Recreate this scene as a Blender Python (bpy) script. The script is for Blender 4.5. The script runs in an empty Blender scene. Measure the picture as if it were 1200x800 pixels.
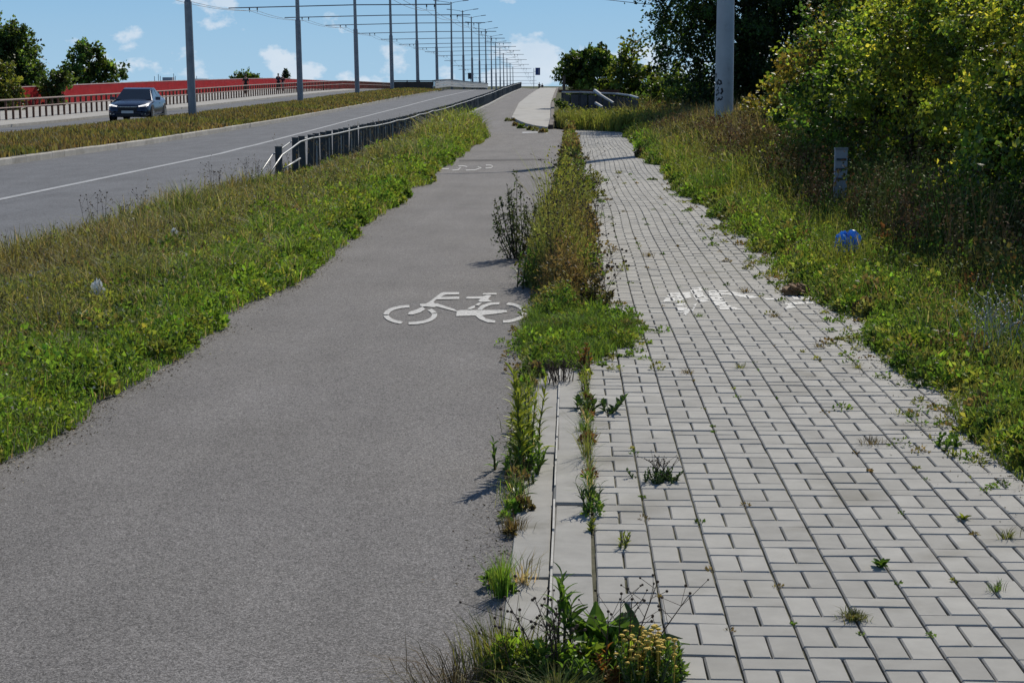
import bpy, math, random
import numpy as np
from mathutils import Vector, Matrix
R = math.radians
random.seed(7); rng = np.random.default_rng(11)
scene = bpy.context.scene
col = scene.collection

# ------------------------------------------------------------------ camera
CAM_H, PITCH, YAW, FPX = 1.66, R(8.53), R(1.976), 2007.0
cam_d = bpy.data.cameras.new('camera'); cam = bpy.data.objects.new('camera', cam_d); col.objects.link(cam)
cam_d.sensor_width = 36; cam_d.sensor_fit = 'HORIZONTAL'; cam_d.lens = 36*FPX/1200
cam_d.clip_start = .05; cam_d.clip_end = 9000
cam.location = (0, 0, CAM_H); cam.rotation_euler = (R(90)-PITCH, 0, YAW)
scene.camera = cam
# ------------------------------------------------------------------ sky, sun, exposure
SUN_EL, SUN_AZ = R(40), R(21)
world = bpy.data.worlds.new('World'); scene.world = world; world.use_nodes = True
wn, wl = world.node_tree.nodes, world.node_tree.links
wn.clear()
def W(t, **k):
    n = wn.new(t)
    for a, b in k.items(): setattr(n, a, b)
    return n
def wmath(op, a, b=None, clamp=False):
    n = W('ShaderNodeMath', operation=op, use_clamp=clamp)
    for i, v in enumerate((a, b)):
        if v is None: continue
        if isinstance(v, (int, float)): n.inputs[i].default_value = v
        else: wl.new(v, n.inputs[i])
    return n.outputs[0]
sky = W('ShaderNodeTexSky', sky_type='NISHITA')
sky.sun_disc = False; sky.sun_elevation = SUN_EL; sky.sun_rotation = SUN_AZ
sky.altitude = 1500; sky.air_density = 1.0; sky.dust_density = .15; sky.ozone_density = 3.0
tc = W('ShaderNodeTexCoord'); sp = W('ShaderNodeSeparateXYZ'); wl.new(tc.outputs['Generated'], sp.inputs[0])
# cumulus banks: noise over the direction, flattened, thinning out with elevation
mp = W('ShaderNodeMapping'); mp.inputs['Scale'].default_value = (1, 1, 1.55); mp.inputs['Location'].default_value = (.47, .12, .05)
wl.new(tc.outputs['Generated'], mp.inputs[0])
n1 = W('ShaderNodeTexNoise'); n1.inputs['Scale'].default_value = 28; n1.inputs['Detail'].default_value = 9; n1.inputs['Roughness'].default_value = .56
wl.new(mp.outputs[0], n1.inputs['Vector'])
el = sp.outputs['Z']
thr = wmath('ADD', .512, wmath('MULTIPLY', wmath('MAXIMUM', wmath('SUBTRACT', el, .010), 0), 3.4))
thr = wmath('MINIMUM', thr, .62)
cm = wmath('MULTIPLY', wmath('SUBTRACT', n1.outputs[0], thr), 15.0, clamp=True)
cm = wmath('MULTIPLY', cm, .72)
n2 = W('ShaderNodeTexNoise'); n2.inputs['Scale'].default_value = 42; n2.inputs['Detail'].default_value = 6
wl.new(mp.outputs[0], n2.inputs['Vector'])
cr = W('ShaderNodeMix', data_type='RGBA'); wl.new(n2.outputs[0], cr.inputs[0])
cr.inputs[6].default_value = (5.2, 6.3, 7.6, 1); cr.inputs[7].default_value = (8.0, 8.3, 8.7, 1)
ramp = W('ShaderNodeValToRGB'); e = ramp.color_ramp.elements
e[0].position = 0; e[0].color = (.37, .575, .755, 1); e[1].position = .05; e[1].color = (.215, .435, .69, 1)
e2 = e.new(.35); e2.color = (.10, .26, .58, 1)
wl.new(el, ramp.inputs[0])
r10 = W('ShaderNodeMix', data_type='RGBA', blend_type='MULTIPLY'); r10.inputs[0].default_value = 1; wl.new(ramp.outputs[0], r10.inputs[6]); r10.inputs[7].default_value = (9.5, 9.5, 9.5, 1); r10.clamp_result = False
tint = W('ShaderNodeMix', data_type='RGBA'); wl.new(wmath('SUBTRACT', 1.0, wmath('MULTIPLY', el, 2.6), clamp=True), tint.inputs[0])
wl.new(sky.outputs[0], tint.inputs[6]); wl.new(r10.outputs[2], tint.inputs[7])
mx = W('ShaderNodeMix', data_type='RGBA'); wl.new(cm, mx.inputs[0]); wl.new(tint.outputs[2], mx.inputs[6]); wl.new(cr.outputs[2], mx.inputs[7])
bg = W('ShaderNodeBackground'); bg.inputs[1].default_value = .10
wo = W('ShaderNodeOutputWorld'); wl.new(mx.outputs[2], bg.inputs[0]); wl.new(bg.outputs[0], wo.inputs[0])
sd = bpy.data.lights.new('sun', 'SUN'); sd.energy = 4.3; sd.angle = R(.53); sd.color = (1, .93, .81)
sun = bpy.data.objects.new('sun', sd); col.objects.link(sun)
S = Vector((math.sin(SUN_AZ)*math.cos(SUN_EL), math.cos(SUN_AZ)*math.cos(SUN_EL), math.sin(SUN_EL)))
sun.rotation_euler = S.to_track_quat('Z', 'Y').to_euler(); sun.location = (20, 40, 60)
vs = scene.view_settings
vs.view_transform = 'Standard'; vs.look = 'None'; vs.exposure = .10; vs.gamma = 1; vs.use_curve_mapping = False

# ------------------------------------------------------------------ road profile and pixel helpers
PY = [-80, 50, 64, 75, 104, 132, 158, 185, 236, 285, 310, 333, 356, 378, 401, 500, 900]
PZ = [0, 0, .08, .15, .44, .77, 1.0, 1.2, 1.0, .9, .7, .4, -.2, -.9, -1.5, -5, -6]
def prof(y): return np.interp(y, PY, PZ)
FW = np.array([-math.sin(YAW)*math.cos(PITCH), math.cos(YAW)*math.cos(PITCH), -math.sin(PITCH)])
RT = np.array([math.cos(YAW), math.sin(YAW), 0.]); UP = np.cross(RT, FW)
_ts = np.linspace(2, 420, 60000)/FPX
def ray(px, py): return FW*FPX + RT*(px-600) + UP*(400-py)
def gp(px, py, dz=0.):
    """ground point seen at a pixel (ground raised by dz)"""
    d = ray(px, py); Y = d[1]*_ts; Z = CAM_H+d[2]*_ts
    i = int(np.argmax(Z < prof(Y)+dz)); return Vector((d[0]*_ts[i], Y[i], Z[i]))
def at(px, py, Y):
    d = ray(px, py); t = Y/d[1]; return Vector((d[0]*t, Y, CAM_H+d[2]*t))
def proj(P):
    d = np.asarray(P, float)-np.array([0, 0, CAM_H]); z = d@FW
    return 600+FPX*(d@RT)/z, 400-FPX*(d@UP)/z
def vnoise(x, y, s, seed=0):
    x = np.asarray(x)/s; y = np.asarray(y)/s
    L = np.random.default_rng(seed).random((64, 64))
    xi = np.floor(x).astype(int); yi = np.floor(y).astype(int); fx = x-xi; fy = y-yi
    fx = fx*fx*(3-2*fx); fy = fy*fy*(3-2*fy)
    g = lambda a, b: L[a % 64, b % 64]
    return (g(xi, yi)*(1-fx)+g(xi+1, yi)*fx)*(1-fy)+(g(xi, yi+1)*(1-fx)+g(xi+1, yi+1)*fx)*fy

# ------------------------------------------------------------------ materials
MATS = {}
def nodes_of(name):
    m = bpy.data.materials.new(name); m.use_nodes = True
    nt = m.node_tree; MATS[name] = m
    return m, nt.nodes, nt.links, nt.nodes['Principled BSDF']
def pmat(name, c1, c2=None, scale=5., rough=.8, bump=0., bscale=None, spec=.3, metal=0., detail=4., dirt=None, tone=False):
    m, n, l, b = nodes_of(name)
    c2 = c2 or tuple(v*.75 for v in c1)
    g = n.new('ShaderNodeNewGeometry')
    t = n.new('ShaderNodeTexNoise'); t.inputs['Scale'].default_value = scale; t.inputs['Detail'].default_value = detail; t.inputs['Roughness'].default_value = .6
    l.new(g.outputs['Position'], t.inputs['Vector'])
    r = n.new('ShaderNodeValToRGB'); r.color_ramp.elements[0].position = .3; r.color_ramp.elements[1].position = .7
    r.color_ramp.elements[0].color = (*c2, 1); r.color_ramp.elements[1].color = (*c1, 1)
    l.new(t.outputs[0], r.inputs[0]); out = r.outputs[0]
    if dirt:
        dc, ds, dl = dirt
        t2 = n.new('ShaderNodeTexNoise'); t2.inputs['Scale'].default_value = ds; t2.inputs['Detail'].default_value = 6
        l.new(g.outputs['Position'], t2.inputs['Vector'])
        r2 = n.new('ShaderNodeValToRGB'); r2.color_ramp.elements[0].position = dl; r2.color_ramp.elements[1].position = min(dl+.2, 1)
        l.new(t2.outputs[0], r2.inputs[0])
        x = n.new('ShaderNodeMix'); x.data_type = 'RGBA'; x.inputs[7].default_value = (*dc, 1)
        l.new(r2.outputs[0], x.inputs[0]); l.new(out, x.inputs[6]); out = x.outputs[2]
    if tone:
        oi = n.new('ShaderNodeObjectInfo'); at_ = n.new('ShaderNodeAttribute'); at_.attribute_name = 'tone'
        ad = n.new('ShaderNodeMath'); ad.operation = 'ADD'; l.new(oi.outputs['Random'], ad.inputs[0]); l.new(at_.outputs['Fac'], ad.inputs[1])
        fr = n.new('ShaderNodeMath'); fr.operation = 'FRACT'; l.new(ad.outputs[0], fr.inputs[0])
        mr = n.new('ShaderNodeMapRange'); mr.inputs[3].default_value = .84; mr.inputs[4].default_value = 1.07; l.new(fr.outputs[0], mr.inputs[0])
        v = n.new('ShaderNodeMix'); v.data_type = 'RGBA'; v.blend_type = 'MULTIPLY'; v.inputs[0].default_value = 1
        l.new(out, v.inputs[6]); l.new(mr.outputs[0], v.inputs[7]); out = v.outputs[2]
    l.new(out, b.inputs['Base Color'])
    b.inputs['Roughness'].default_value = rough; b.inputs['Specular IOR Level'].default_value = spec; b.inputs['Metallic'].default_value = metal
    if bump:
        t3 = n.new('ShaderNodeTexNoise'); t3.inputs['Scale'].default_value = bscale or scale*4; t3.inputs['Detail'].default_value = 3
        l.new(g.outputs['Position'], t3.inputs['Vector'])
        bp = n.new('ShaderNodeBump'); bp.inputs['Strength'].default_value = bump; bp.inputs['Distance'].default_value = .004
        l.new(t3.outputs[0], bp.inputs['Height']); l.new(bp.outputs[0], b.inputs['Normal'])
    return m
def asphalt(name, base, tintd, fine, contrast):
    m, n, l, b = nodes_of(name)
    g = n.new('ShaderNodeNewGeometry')
    def noise(s, d, rg=.6):
        t = n.new('ShaderNodeTexNoise'); t.inputs['Scale'].default_value = s; t.inputs['Detail'].default_value = d; t.inputs['Roughness'].default_value = rg
        l.new(g.outputs['Position'], t.inputs['Vector']); return t.outputs[0]
    def mrange(v, a, b_, c, d):
        r = n.new('ShaderNodeMapRange'); l.new(v, r.inputs[0])
        for i, q in enumerate((a, b_, c, d)): r.inputs[i+1].default_value = q
        return r.outputs[0]
    def mul(a, b_):
        x = n.new('ShaderNodeMath'); x.operation = 'MULTIPLY'; l.new(a, x.inputs[0]); l.new(b_, x.inputs[1]); return x.outputs[0]
    fine_n = noise(fine, 2, .75); v = mrange(fine_n, .3, .7, 1-contrast, 1+contrast)
    vo = n.new('ShaderNodeTexVoronoi'); vo.inputs['Scale'].default_value = fine*.55; l.new(g.outputs['Position'], vo.inputs['Vector'])
    v = mul(v, mrange(vo.outputs['Distance'], .1, .8, 1.12, .8))
    v3 = n.new('ShaderNodeTexVoronoi'); v3.inputs['Scale'].default_value = fine*.75; l.new(g.outputs['Position'], v3.inputs['Vector'])
    sx = n.new('ShaderNodeSeparateColor'); l.new(v3.outputs['Color'], sx.inputs[0]); v = mul(v, mrange(sx.outputs[0], 0, 1, 1-contrast*.75, 1+contrast*.75))
    pit = noise(fine*.22, 3, .7); v = mul(v, mrange(pit, .30, .40, .55, 1.0))
    v = mul(v, mrange(noise(.9, 5), .3, .7, .9, 1.08)); v = mul(v, mrange(noise(14, 4), .3, .7, .93, 1.06))
    st = n.new('ShaderNodeMapping'); st.inputs['Scale'].default_value = (2.2, .35, 1); l.new(g.outputs['Position'], st.inputs[0])
    ns = n.new('ShaderNodeTexNoise'); ns.inputs['Scale'].default_value = 1.1; ns.inputs['Detail'].default_value = 6; l.new(st.outputs[0], ns.inputs['Vector']); v = mul(v, mrange(ns.outputs[0], .3, .7, .90, 1.09))
    v = mul(v, mrange(noise(2.6, 7, .7), .62, .72, 1.0, .84))
    x = n.new('ShaderNodeMix'); x.data_type = 'RGBA'; x.inputs[6].default_value = (*base, 1); x.inputs[7].default_value = (*tintd, 1)
    l.new(noise(.5, 4), x.inputs[0])
    o = n.new('ShaderNodeMix'); o.data_type = 'RGBA'; o.blend_type = 'MULTIPLY'; o.inputs[0].default_value = 1
    l.new(x.outputs[2], o.inputs[6]); l.new(v, o.inputs[7]); l.new(o.outputs[2], b.inputs['Base Color'])
    b.inputs['Roughness'].default_value = .92; b.inputs['Specular IOR Level'].default_value = .18
    bp = n.new('ShaderNodeBump'); bp.inputs['Strength'].default_value = .8; bp.inputs['Distance'].default_value = .004
    l.new(fine_n, bp.inputs['Height']); l.new(bp.outputs[0], b.inputs['Normal'])
    return m
def foliage_mat(name, trans=.42, gain=(1.9, 1.75, 1.0), spec=.3, rough=.5):
    m, n, l, b = nodes_of(name)
    a = n.new('ShaderNodeAttribute'); a.attribute_name = 'col'
    l.new(a.outputs['Color'], b.inputs['Base Color']); b.inputs['Roughness'].default_value = rough; b.inputs['Specular IOR Level'].default_value = spec
    t = n.new('ShaderNodeBsdfTranslucent')
    x = n.new('ShaderNodeMix'); x.data_type = 'RGBA'; x.blend_type = 'MULTIPLY'; x.inputs[0].default_value = 1; x.inputs[7].default_value = (*gain, 1)
    l.new(a.outputs['Color'], x.inputs[6]); l.new(x.outputs[2], t.inputs[0])
    s = n.new('ShaderNodeMixShader'); s.inputs[0].default_value = trans
    l.new(b.outputs[0], s.inputs[1]); l.new(t.outputs[0], s.inputs[2]); l.new(s.outputs[0], n['Material Output'].inputs[0])
    return m
M_bike = asphalt('aged_path_asphalt', (.180, .173, .172), (.190, .181, .171), 210, .62)
M_road = asphalt('road_asphalt', (.135, .142, .155), (.15, .155, .165), 60, .25)
M_paver = pmat('concrete_paver', (.362, .354, .328), (.302, .295, .273), 9, .85, .35, 700, .25, tone=True, dirt=((.215, .205, .175), 2.1, .56))
M_kerbst = pmat('concrete_kerb', (.345, .338, .315), (.255, .25, .232), 6, .85, .35, 500, .25, dirt=((.17, .165, .14), 5, .6))
M_kerbroad = pmat('stone_road_kerb', (.42, .40, .36), (.30, .285, .25), 3, .85, .3, 200, .25, tone=True)
M_sand = pmat('joint_sand', (.15, .14, .105), (.05, .055, .03), 9, .95, .5, 300, .1)
M_soil = pmat('verge_soil', (.075, .065, .035), (.03, .032, .014), 3, .95, .6, 60, .1)
M_ground = pmat('meadow_ground', (.075, .08, .03), (.04, .05, .018), .4, .95, 0, None, .1)
M_paint = pmat('white_road_paint', (.60, .595, .575), (.42, .415, .40), 45, .75, .4, 300, .25, dirt=((.24, .235, .225), 75, .485))
M_lane = pmat('worn_lane_paint', (.40, .41, .42), (.28, .29, .30), 6, .8, .2, 100, .2)
M_steel = pmat('galvanised_pole', (.27, .285, .30), (.19, .20, .215), 2.5, .5, .1, 30, .4, .35)
M_pale = pmat('pale_painted_pole', (.40, .43, .455), (.32, .345, .37), 2.2, .55, .1, 40, .4, .1, dirt=((.2, .2, .19), 3, .62))
M_dark = pmat('dark_painted_steel', (.055, .066, .072), (.032, .038, .042), 12, .55, .1, 60, .4, .1)
M_tube = pmat('light_grey_tube', (.36, .365, .36), (.25, .255, .25), 10, .45, .1, 60, .45, .3)
M_rust = pmat('rusty_rail', (.14, .07, .045), (.07, .04, .03), 6, .75, .2, 60, .25, .1)
M_red = pmat('red_fence_paint', (.62, .028, .03), (.45, .02, .022), 1.4, .6, .1, 30, .3, dirt=((.42, .2, .18), 1.1, .66))
M_redcap = pmat('pale_fence_cap', (.55, .42, .40), (.45, .33, .31), 2, .6)
M_conc = pmat('bridge_concrete', (.40, .39, .36), (.29, .28, .26), 1.5, .85, .3, 40, .2, dirt=((.2, .19, .17), 1, .6))
M_beam = pmat('pale_guard_beam', (.40, .385, .36), (.31, .30, .28), 2, .55, .1, 40, .35, .2)
M_brown = pmat('brown_end_panel', (.11, .085, .07), (.07, .055, .045), 2, .8)
M_panel = pmat('grey_panel', (.095, .095, .10), (.05, .052, .056), 3, .95, .2, 30, .08)
M_bark = pmat('bark', (.09, .075, .055), (.045, .037, .028), 14, .9, .6, 60, .15)
M_wire = pmat('black_wire', (.02, .02, .022), (.015, .015, .015), 5, .6)
M_blue = pmat('blue_sign_face', (.02, .05, .2), (.015, .04, .16), 3, .4, 0, None, .4)
M_signbk = pmat('dark_sign_back', (.03, .035, .05), (.025, .03, .04), 3, .5)
M_graf = pmat('black_spray_paint', (.02, .02, .024), (.03, .03, .034), 20, .6)
M_cw = pmat('white_plastic_bag', (.68, .70, .70), (.55, .57, .57), 20, .4, .3, 80, .4)
M_cb = pmat('blue_plastic_bag', (.03, .16, .55), (.02, .11, .42), 20, .3, .3, 80, .5)
M_card = pmat('brown_litter', (.25, .14, .06), (.14, .08, .035), 20, .8)
M_far = pmat('far_building_wall', (.33, .35, .38), (.27, .29, .32), .2, .85)
M_glassd = pmat('dark_window', (.03, .04, .05), (.025, .03, .04), 1, .1, 0, None, .6)
M_leaf = foliage_mat('leaf_foliage', .42, (2.3, 2.05, 1.0))
M_grass = foliage_mat('grass_foliage', .38, (1.8, 1.65, .9), .2, .6)
M_dry = foliage_mat('dry_stalk', .12, (1.2, 1.1, .9), .15, .8)
def flat_leaf_mat(name, c, trans=.42):
    m, n, l, b = nodes_of(name)
    g = n.new('ShaderNodeObjectInfo'); mr = n.new('ShaderNodeMapRange'); l.new(g.outputs['Random'], mr.inputs[0]); mr.inputs[3].default_value = .7; mr.inputs[4].default_value = 1.3
    x = n.new('ShaderNodeMix'); x.data_type = 'RGBA'; x.blend_type = 'MULTIPLY'; x.inputs[0].default_value = 1; x.inputs[6].default_value = (*c, 1); l.new(mr.outputs[0], x.inputs[7])
    l.new(x.outputs[2], b.inputs['Base Color']); b.inputs['Roughness'].default_value = .45; b.inputs['Specular IOR Level'].default_value = .35
    t = n.new('ShaderNodeBsdfTranslucent'); y = n.new('ShaderNodeMix'); y.data_type = 'RGBA'; y.blend_type = 'MULTIPLY'; y.inputs[0].default_value = 1; y.inputs[7].default_value = (2, 1.8, 1, 1)
    l.new(x.outputs[2], y.inputs[6]); l.new(y.outputs[2], t.inputs[0])
    s = n.new('ShaderNodeMixShader'); s.inputs[0].default_value = trans
    l.new(b.outputs[0], s.inputs[1]); l.new(t.outputs[0], s.inputs[2]); l.new(s.outputs[0], n['Material Output'].inputs[0]); return m
M_lf_green = flat_leaf_mat('fresh_green_leaf', (.07, .14, .022))
M_lf_yel = flat_leaf_mat('yellow_green_leaf', (.15, .19, .03))
M_lf_dark = flat_leaf_mat('dark_green_leaf', (.035, .075, .018), .3)
M_lf_red = flat_leaf_mat('reddish_leaf', (.16, .075, .025))

# ------------------------------------------------------------------ object helpers
def tag(o, label=None, cat=None, group=None, kind=None):
    for k, v in (('label', label), ('category', cat), ('group', group), ('kind', kind)):
        if v: o[k] = v
    return o
def link(name, me, mat=None, parent=None):
    o = bpy.data.objects.new(name, me); col.objects.link(o)
    if mat and me and not me.materials: me.materials.append(mat)
    if parent: o.parent = parent
    return o
def thing(name, label, cat, loc=(0, 0, 0), rz=0, group=None):
    o = bpy.data.objects.new(name, None); col.objects.link(o); o.location = loc; o.rotation_euler = (0, 0, rz); o.empty_display_size = .2
    return tag(o, label, cat, group)
def trimesh(name, V, F, colors=None):
    """big triangle mesh from arrays"""
    me = bpy.data.meshes.new(name); V = np.asarray(V, np.float32); F = np.asarray(F, np.int32)
    me.vertices.add(len(V)); me.vertices.foreach_set('co', V.ravel())
    me.loops.add(F.size); me.loops.foreach_set('vertex_index', F.ravel())
    me.polygons.add(len(F)); me.polygons.foreach_set('loop_start', np.arange(0, F.size, 3, dtype=np.int32))
    me.update(calc_edges=True)
    if colors is not None:
        a = me.attributes.new('col', 'FLOAT_COLOR', 'POINT')
        c = np.ones((len(V), 4), np.float32); c[:, :3] = colors; a.data.foreach_set('color', c.ravel())
    return me
class MB:
    def __init__(s): s.v = []; s.f = []
    def poly(s, pts):
        i = len(s.v); s.v += [tuple(p) for p in pts]; s.f.append(tuple(range(i, i+len(pts)))); return s
    def box(s, c, d, rz=0., ry=0., rx=0.):
        i = len(s.v); m = Matrix.Rotation(rz, 3, 'Z') @ Matrix.Rotation(ry, 3, 'Y') @ Matrix.Rotation(rx, 3, 'X'); c = Vector(c)
        for z in (-1, 1):
            for x, y in ((-1, -1), (1, -1), (1, 1), (-1, 1)): s.v.append(tuple(c+m@Vector((x*d[0]/2, y*d[1]/2, z*d[2]/2))))
        s.f += [tuple(i+k for k in q) for q in ((3, 2, 1, 0), (4, 5, 6, 7), (0, 1, 5, 4), (1, 2, 6, 5), (2, 3, 7, 6), (3, 0, 4, 7))]; return s
    def tube(s, pts, r, n=6, cap=True):
        pts = [Vector(p) for p in pts]; k = len(pts); r = [r]*k if isinstance(r, (int, float)) else r; base = len(s.v); prev = None
        for i, p in enumerate(pts):
            t = (pts[min(i+1, k-1)]-pts[max(i-1, 0)]); t = t.normalized() if t.length > 1e-9 else Vector((0, 0, 1))
            a = prev if prev is not None else (Vector((1, 0, 0)) if abs(t.x) < .9 else Vector((0, 1, 0)))
            u = (a-t*a.dot(t)).normalized(); prev = u; w = t.cross(u)
            for j in range(n):
                q = 2*math.pi*j/n; s.v.append(tuple(p+(u*math.cos(q)+w*math.sin(q))*r[i]))
        for i in range(k-1):
            for j in range(n):
                a = base+i*n+j; b = base+i*n+(j+1) % n; s.f.append((a, b, b+n, a+n))
        if cap:
            s.f.append(tuple(base+j for j in reversed(range(n)))); s.f.append(tuple(base+(k-1)*n+j for j in range(n)))
        return s
    def ball(s, c, r, n=6, m=4):
        c = Vector(c); r = r if isinstance(r, (tuple, list)) else (r, r, r); base = len(s.v)
        for i in range(1, m):
            a = math.pi*i/m
            for j in range(n):
                q = 2*math.pi*j/n; s.v.append((c.x+r[0]*math.sin(a)*math.cos(q), c.y+r[1]*math.sin(a)*math.sin(q), c.z+r[2]*math.cos(a)))
        t = len(s.v); s.v += [(c.x, c.y, c.z+r[2]), (c.x, c.y, c.z-r[2])]
        for j in range(n):
            s.f.append((t, base+j, base+(j+1) % n)); s.f.append((t+1, base+(m-2)*n+(j+1) % n, base+(m-2)*n+j))
            for i in range(m-2):
                a = base+i*n+j; b = base+i*n+(j+1) % n; s.f.append((a, a+n, b+n, b))
        return s
    def mesh(s, name, smooth=False):
        me = bpy.data.meshes.new(name); me.from_pydata(s.v, [], s.f); me.update()
        if smooth: me.polygons.foreach_set('use_smooth', [True]*len(me.polygons))
        return me
    def build(s, name, mat, parent=None, smooth=False): return link(name, s.mesh(name, smooth), mat, parent)
def strip(name, rows, dz, mat, skirt=.22, step=1.5, kind='structure', parent=None, zfn=None):
    """surface along the road: rows = (y, x_left, x_right); follows the profile, with side skirts"""
    ys = [r[0] for r in rows]; y = []
    for a, b in zip(ys[:-1], ys[1:]):
        k = max(1, int((b-a)/step)); y += [a+(b-a)*i/k for i in range(k)]
    y.append(ys[-1]); y = np.array(y)
    xl = np.interp(y, ys, [r[1] for r in rows]); xr = np.interp(y, ys, [r[2] for r in rows]); z = prof(y)+dz
    m = MB(); n = len(y)
    for k in range(n):
        m.v += [(xl[k], y[k], z[k]-skirt), (xl[k], y[k], z[k]), (xr[k], y[k], z[k]), (xr[k], y[k], z[k]-skirt)]
    for k in range(n-1):
        a = 4*k; m.f += [(a+1, a+2, a+6, a+5), (a, a+1, a+5, a+4), (a+2, a+3, a+7, a+6)]
    m.f += [(0, 3, 2, 1), (4*n-4, 4*n-3, 4*n-2, 4*n-1)]
    o = m.build(name, mat, parent)
    return tag(o, kind=kind)

# ------------------------------------------------------------------ terrain and paved surfaces
gx = [-4000, -1500, -500, -200, -120, -80, -60, -48, -42, -38, -34.5, -33, -25, -12, 0, 4.5, 6, 8, 11, 15, 20, 30, 60, 200, 500, 1500, 4000]
gy = [-80, -40, -10, 0, 10, 20, 30, 40, 50, 57, 64, 70, 75, 82, 90, 104, 118, 132, 145, 158, 170, 185, 210, 236, 260, 285, 310, 333, 356, 378, 401, 450, 500, 700, 900, 1500, 3000, 7000]
m = MB()
for y in gy:
    k = min(max((y-60)/35, 0), 1); fl = min(max((y-420)/300, 0), 1)
    for x in gx:
        z = prof(y)-.2
        if x > 4.5: z -= k*(1-fl)*min(.3*(x-4.5), 4.5)
        if x < -33: z -= k*(1-fl)*min(.3*(-33-x), 4)
        m.v.append((x, y, z))
for j in range(len(gy)-1):
    for i in range(len(gx)-1):
        a = j*len(gx)+i; m.f.append((a, a+1, a+1+len(gx), a+len(gx)))
tag(m.build('ground', M_ground), kind='structure')
strip('bike_path', [(-3, -2.62, -.205), (30, -2.6, -.205), (50, -2.75, -.205), (58, -3.0, -.205), (61, -4.7, -.205), (63, -4.8, -.9), (69, -4.8, -1.8), (75, -4.8, -2.55), (105, -4.9, -3.15), (185, -5.3, -3.3), (240, -5.5, -3.4), (330, -8, -5.6), (420, -9.5, -7)], 0, M_bike)
strip('road_near_lanes', [(-20, -12.4, -5.45), (60, -12.5, -5.45), (105, -12.6, -5.45), (185, -13, -5.8), (330, -14.6, -7), (520, -16, -8)], -.10, M_road)
strip('road_far_lanes', [(-20, -22, -17.7), (60, -22, -17.7), (185, -22.2, -17.7), (330, -23, -18.5), (520, -25, -20)], -.10, M_road)
strip('far_pavement', [(-20, -32.6, -22.15), (60, -32.6, -22.15), (185, -32.8, -22.35), (330, -33.6, -23.15), (520, -35, -25.2)], -.02, M_conc)
strip('far_road_kerb', [(-20, -22.15, -22), (60, -22.15, -22), (185, -22.35, -22.2), (330, -23.15, -23)], 0.01, M_kerbroad)
strip('verge_kerb', [(-20, -5.45, -5.3), (105, -5.45, -5.3), (185, -5.8, -5.6)], 0.0, M_kerbroad)
strip('verge_soil', [(-6, -5.3, -2.55), (50, -5.3, -2.65), (58, -5.3, -2.9), (61, -5.3, -4.6)], .012, M_soil)
strip('rail_edge_kerb', [(61.2, -5.25, -4.8), (105, -5.25, -4.9), (185, -5.6, -5.3), (240, -5.8, -5.5)], .07, M_conc)
strip('right_verge_soil', [(-6, 2.12, 13), (50, 2.12, 13), (58, 1.9, 13), (61, -.2, 12), (70, -.6, 10), (80, -.7, 5)], .015, M_soil)
strip('strip_soil', [(11.2, -.205, .07), (61, -.205, .07)], .012, M_soil)
strip('median_soil', [(-20, -17.7, -12.56), (60, -17.7, -12.66), (105, -17.7, -12.76), (166, -17.7, -13)], .05, M_soil)
strip('bridge_pavement', [(61.5, -.92, -.86), (63, -1.3, -.82), (66, -1.75, -.82), (70, -2.15, -.84), (75, -2.6, -.9), (105, -3.2, -1.24), (185, -3.35, -1.6), (240, -3.45, -1.8)], .10, M_conc)
strip('bridge_edge_kerb', [(62, -.82, -.66), (75, -.9, -.74), (105, -1.24, -1.06), (185, -1.6, -1.4), (240, -1.8, -1.6)], .16, M_brown)

# lane line: worn broken-edge paint along the near carriageway
lx = lambda y: np.interp(y, [0, 26, 33, 44, 48, 76, 110, 185], [-8.7, -8.82, -8.88, -9.0, -9.2, -9.9, -10.1, -10.2])
mb = MB(); ys = np.arange(8, 185, 1.0)
for a, b in zip(ys[:-1], ys[1:]):
    for k in range(1):
        mb.poly([(lx(a)-.075, a, prof(a)-.094), (lx(a)+.075, a, prof(a)-.094), (lx(b)+.075, b, prof(b)-.094), (lx(b)-.075, b, prof(b)-.094)])
tag(mb.build('lane_marking', M_lane), 'long worn white lane line along the near carriageway', 'road marking')

# kerb of the grass median: stones one by one where they show, one joined run beyond
kerb = tag(link('median_kerb', None), kind='structure'); kerb.location = (0, 0, 0)
def stone_mesh(name, sx, sy, sz, ch, left_ch=None):
    """block with chamfered top, origin at the centre of its top"""
    l = left_ch or ch; x0, x1, y0, y1 = -sx/2, sx/2, -sy/2, sy/2
    V = [(x0, y0, -sz), (x1, y0, -sz), (x1, y1, -sz), (x0, y1, -sz), (x0, y0, -l), (x1, y0, -ch), (x1, y1, -ch), (x0, y1, -l),
         (x0+l, y0+ch, 0), (x1-ch, y0+ch, 0), (x1-ch, y1-ch, 0), (x0+l, y1-ch, 0)]
    F = [(0, 1, 5, 4), (1, 2, 6, 5), (2, 3, 7, 6), (3, 0, 4, 7), (4, 5, 9, 8), (5, 6, 10, 9), (6, 7, 11, 10), (7, 4, 8, 11), (8, 9, 10, 11)]
    return V, F
def stone_me(name, *a, mat=None, **k):
    V, F = stone_mesh(name, *a, **k); me = bpy.data.meshes.new(name); me.from_pydata(V, [], F); me.update()
    if mat: me.materials.append(mat)
    return me
kx = lambda y: float(np.interp(y, [-20, 60, 105, 166], [-12.48, -12.58, -12.68, -12.92]))
me = stone_me('median_kerb_stone', .16, .985, .3, .02, mat=M_kerbroad)
for y in np.arange(33.5, 66, 1.0):
    o = link('kerb_stone', me, None, kerb); o.location = (kx(y), y, prof(y)+.055+random.uniform(-.006, .006)); o.rotation_euler = (math.atan((prof(y+.5)-prof(y-.5))), 0, random.uniform(-.004, .004))
mb = MB(); V, F = stone_mesh('s', .16, .985, .3, .02)
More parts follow.
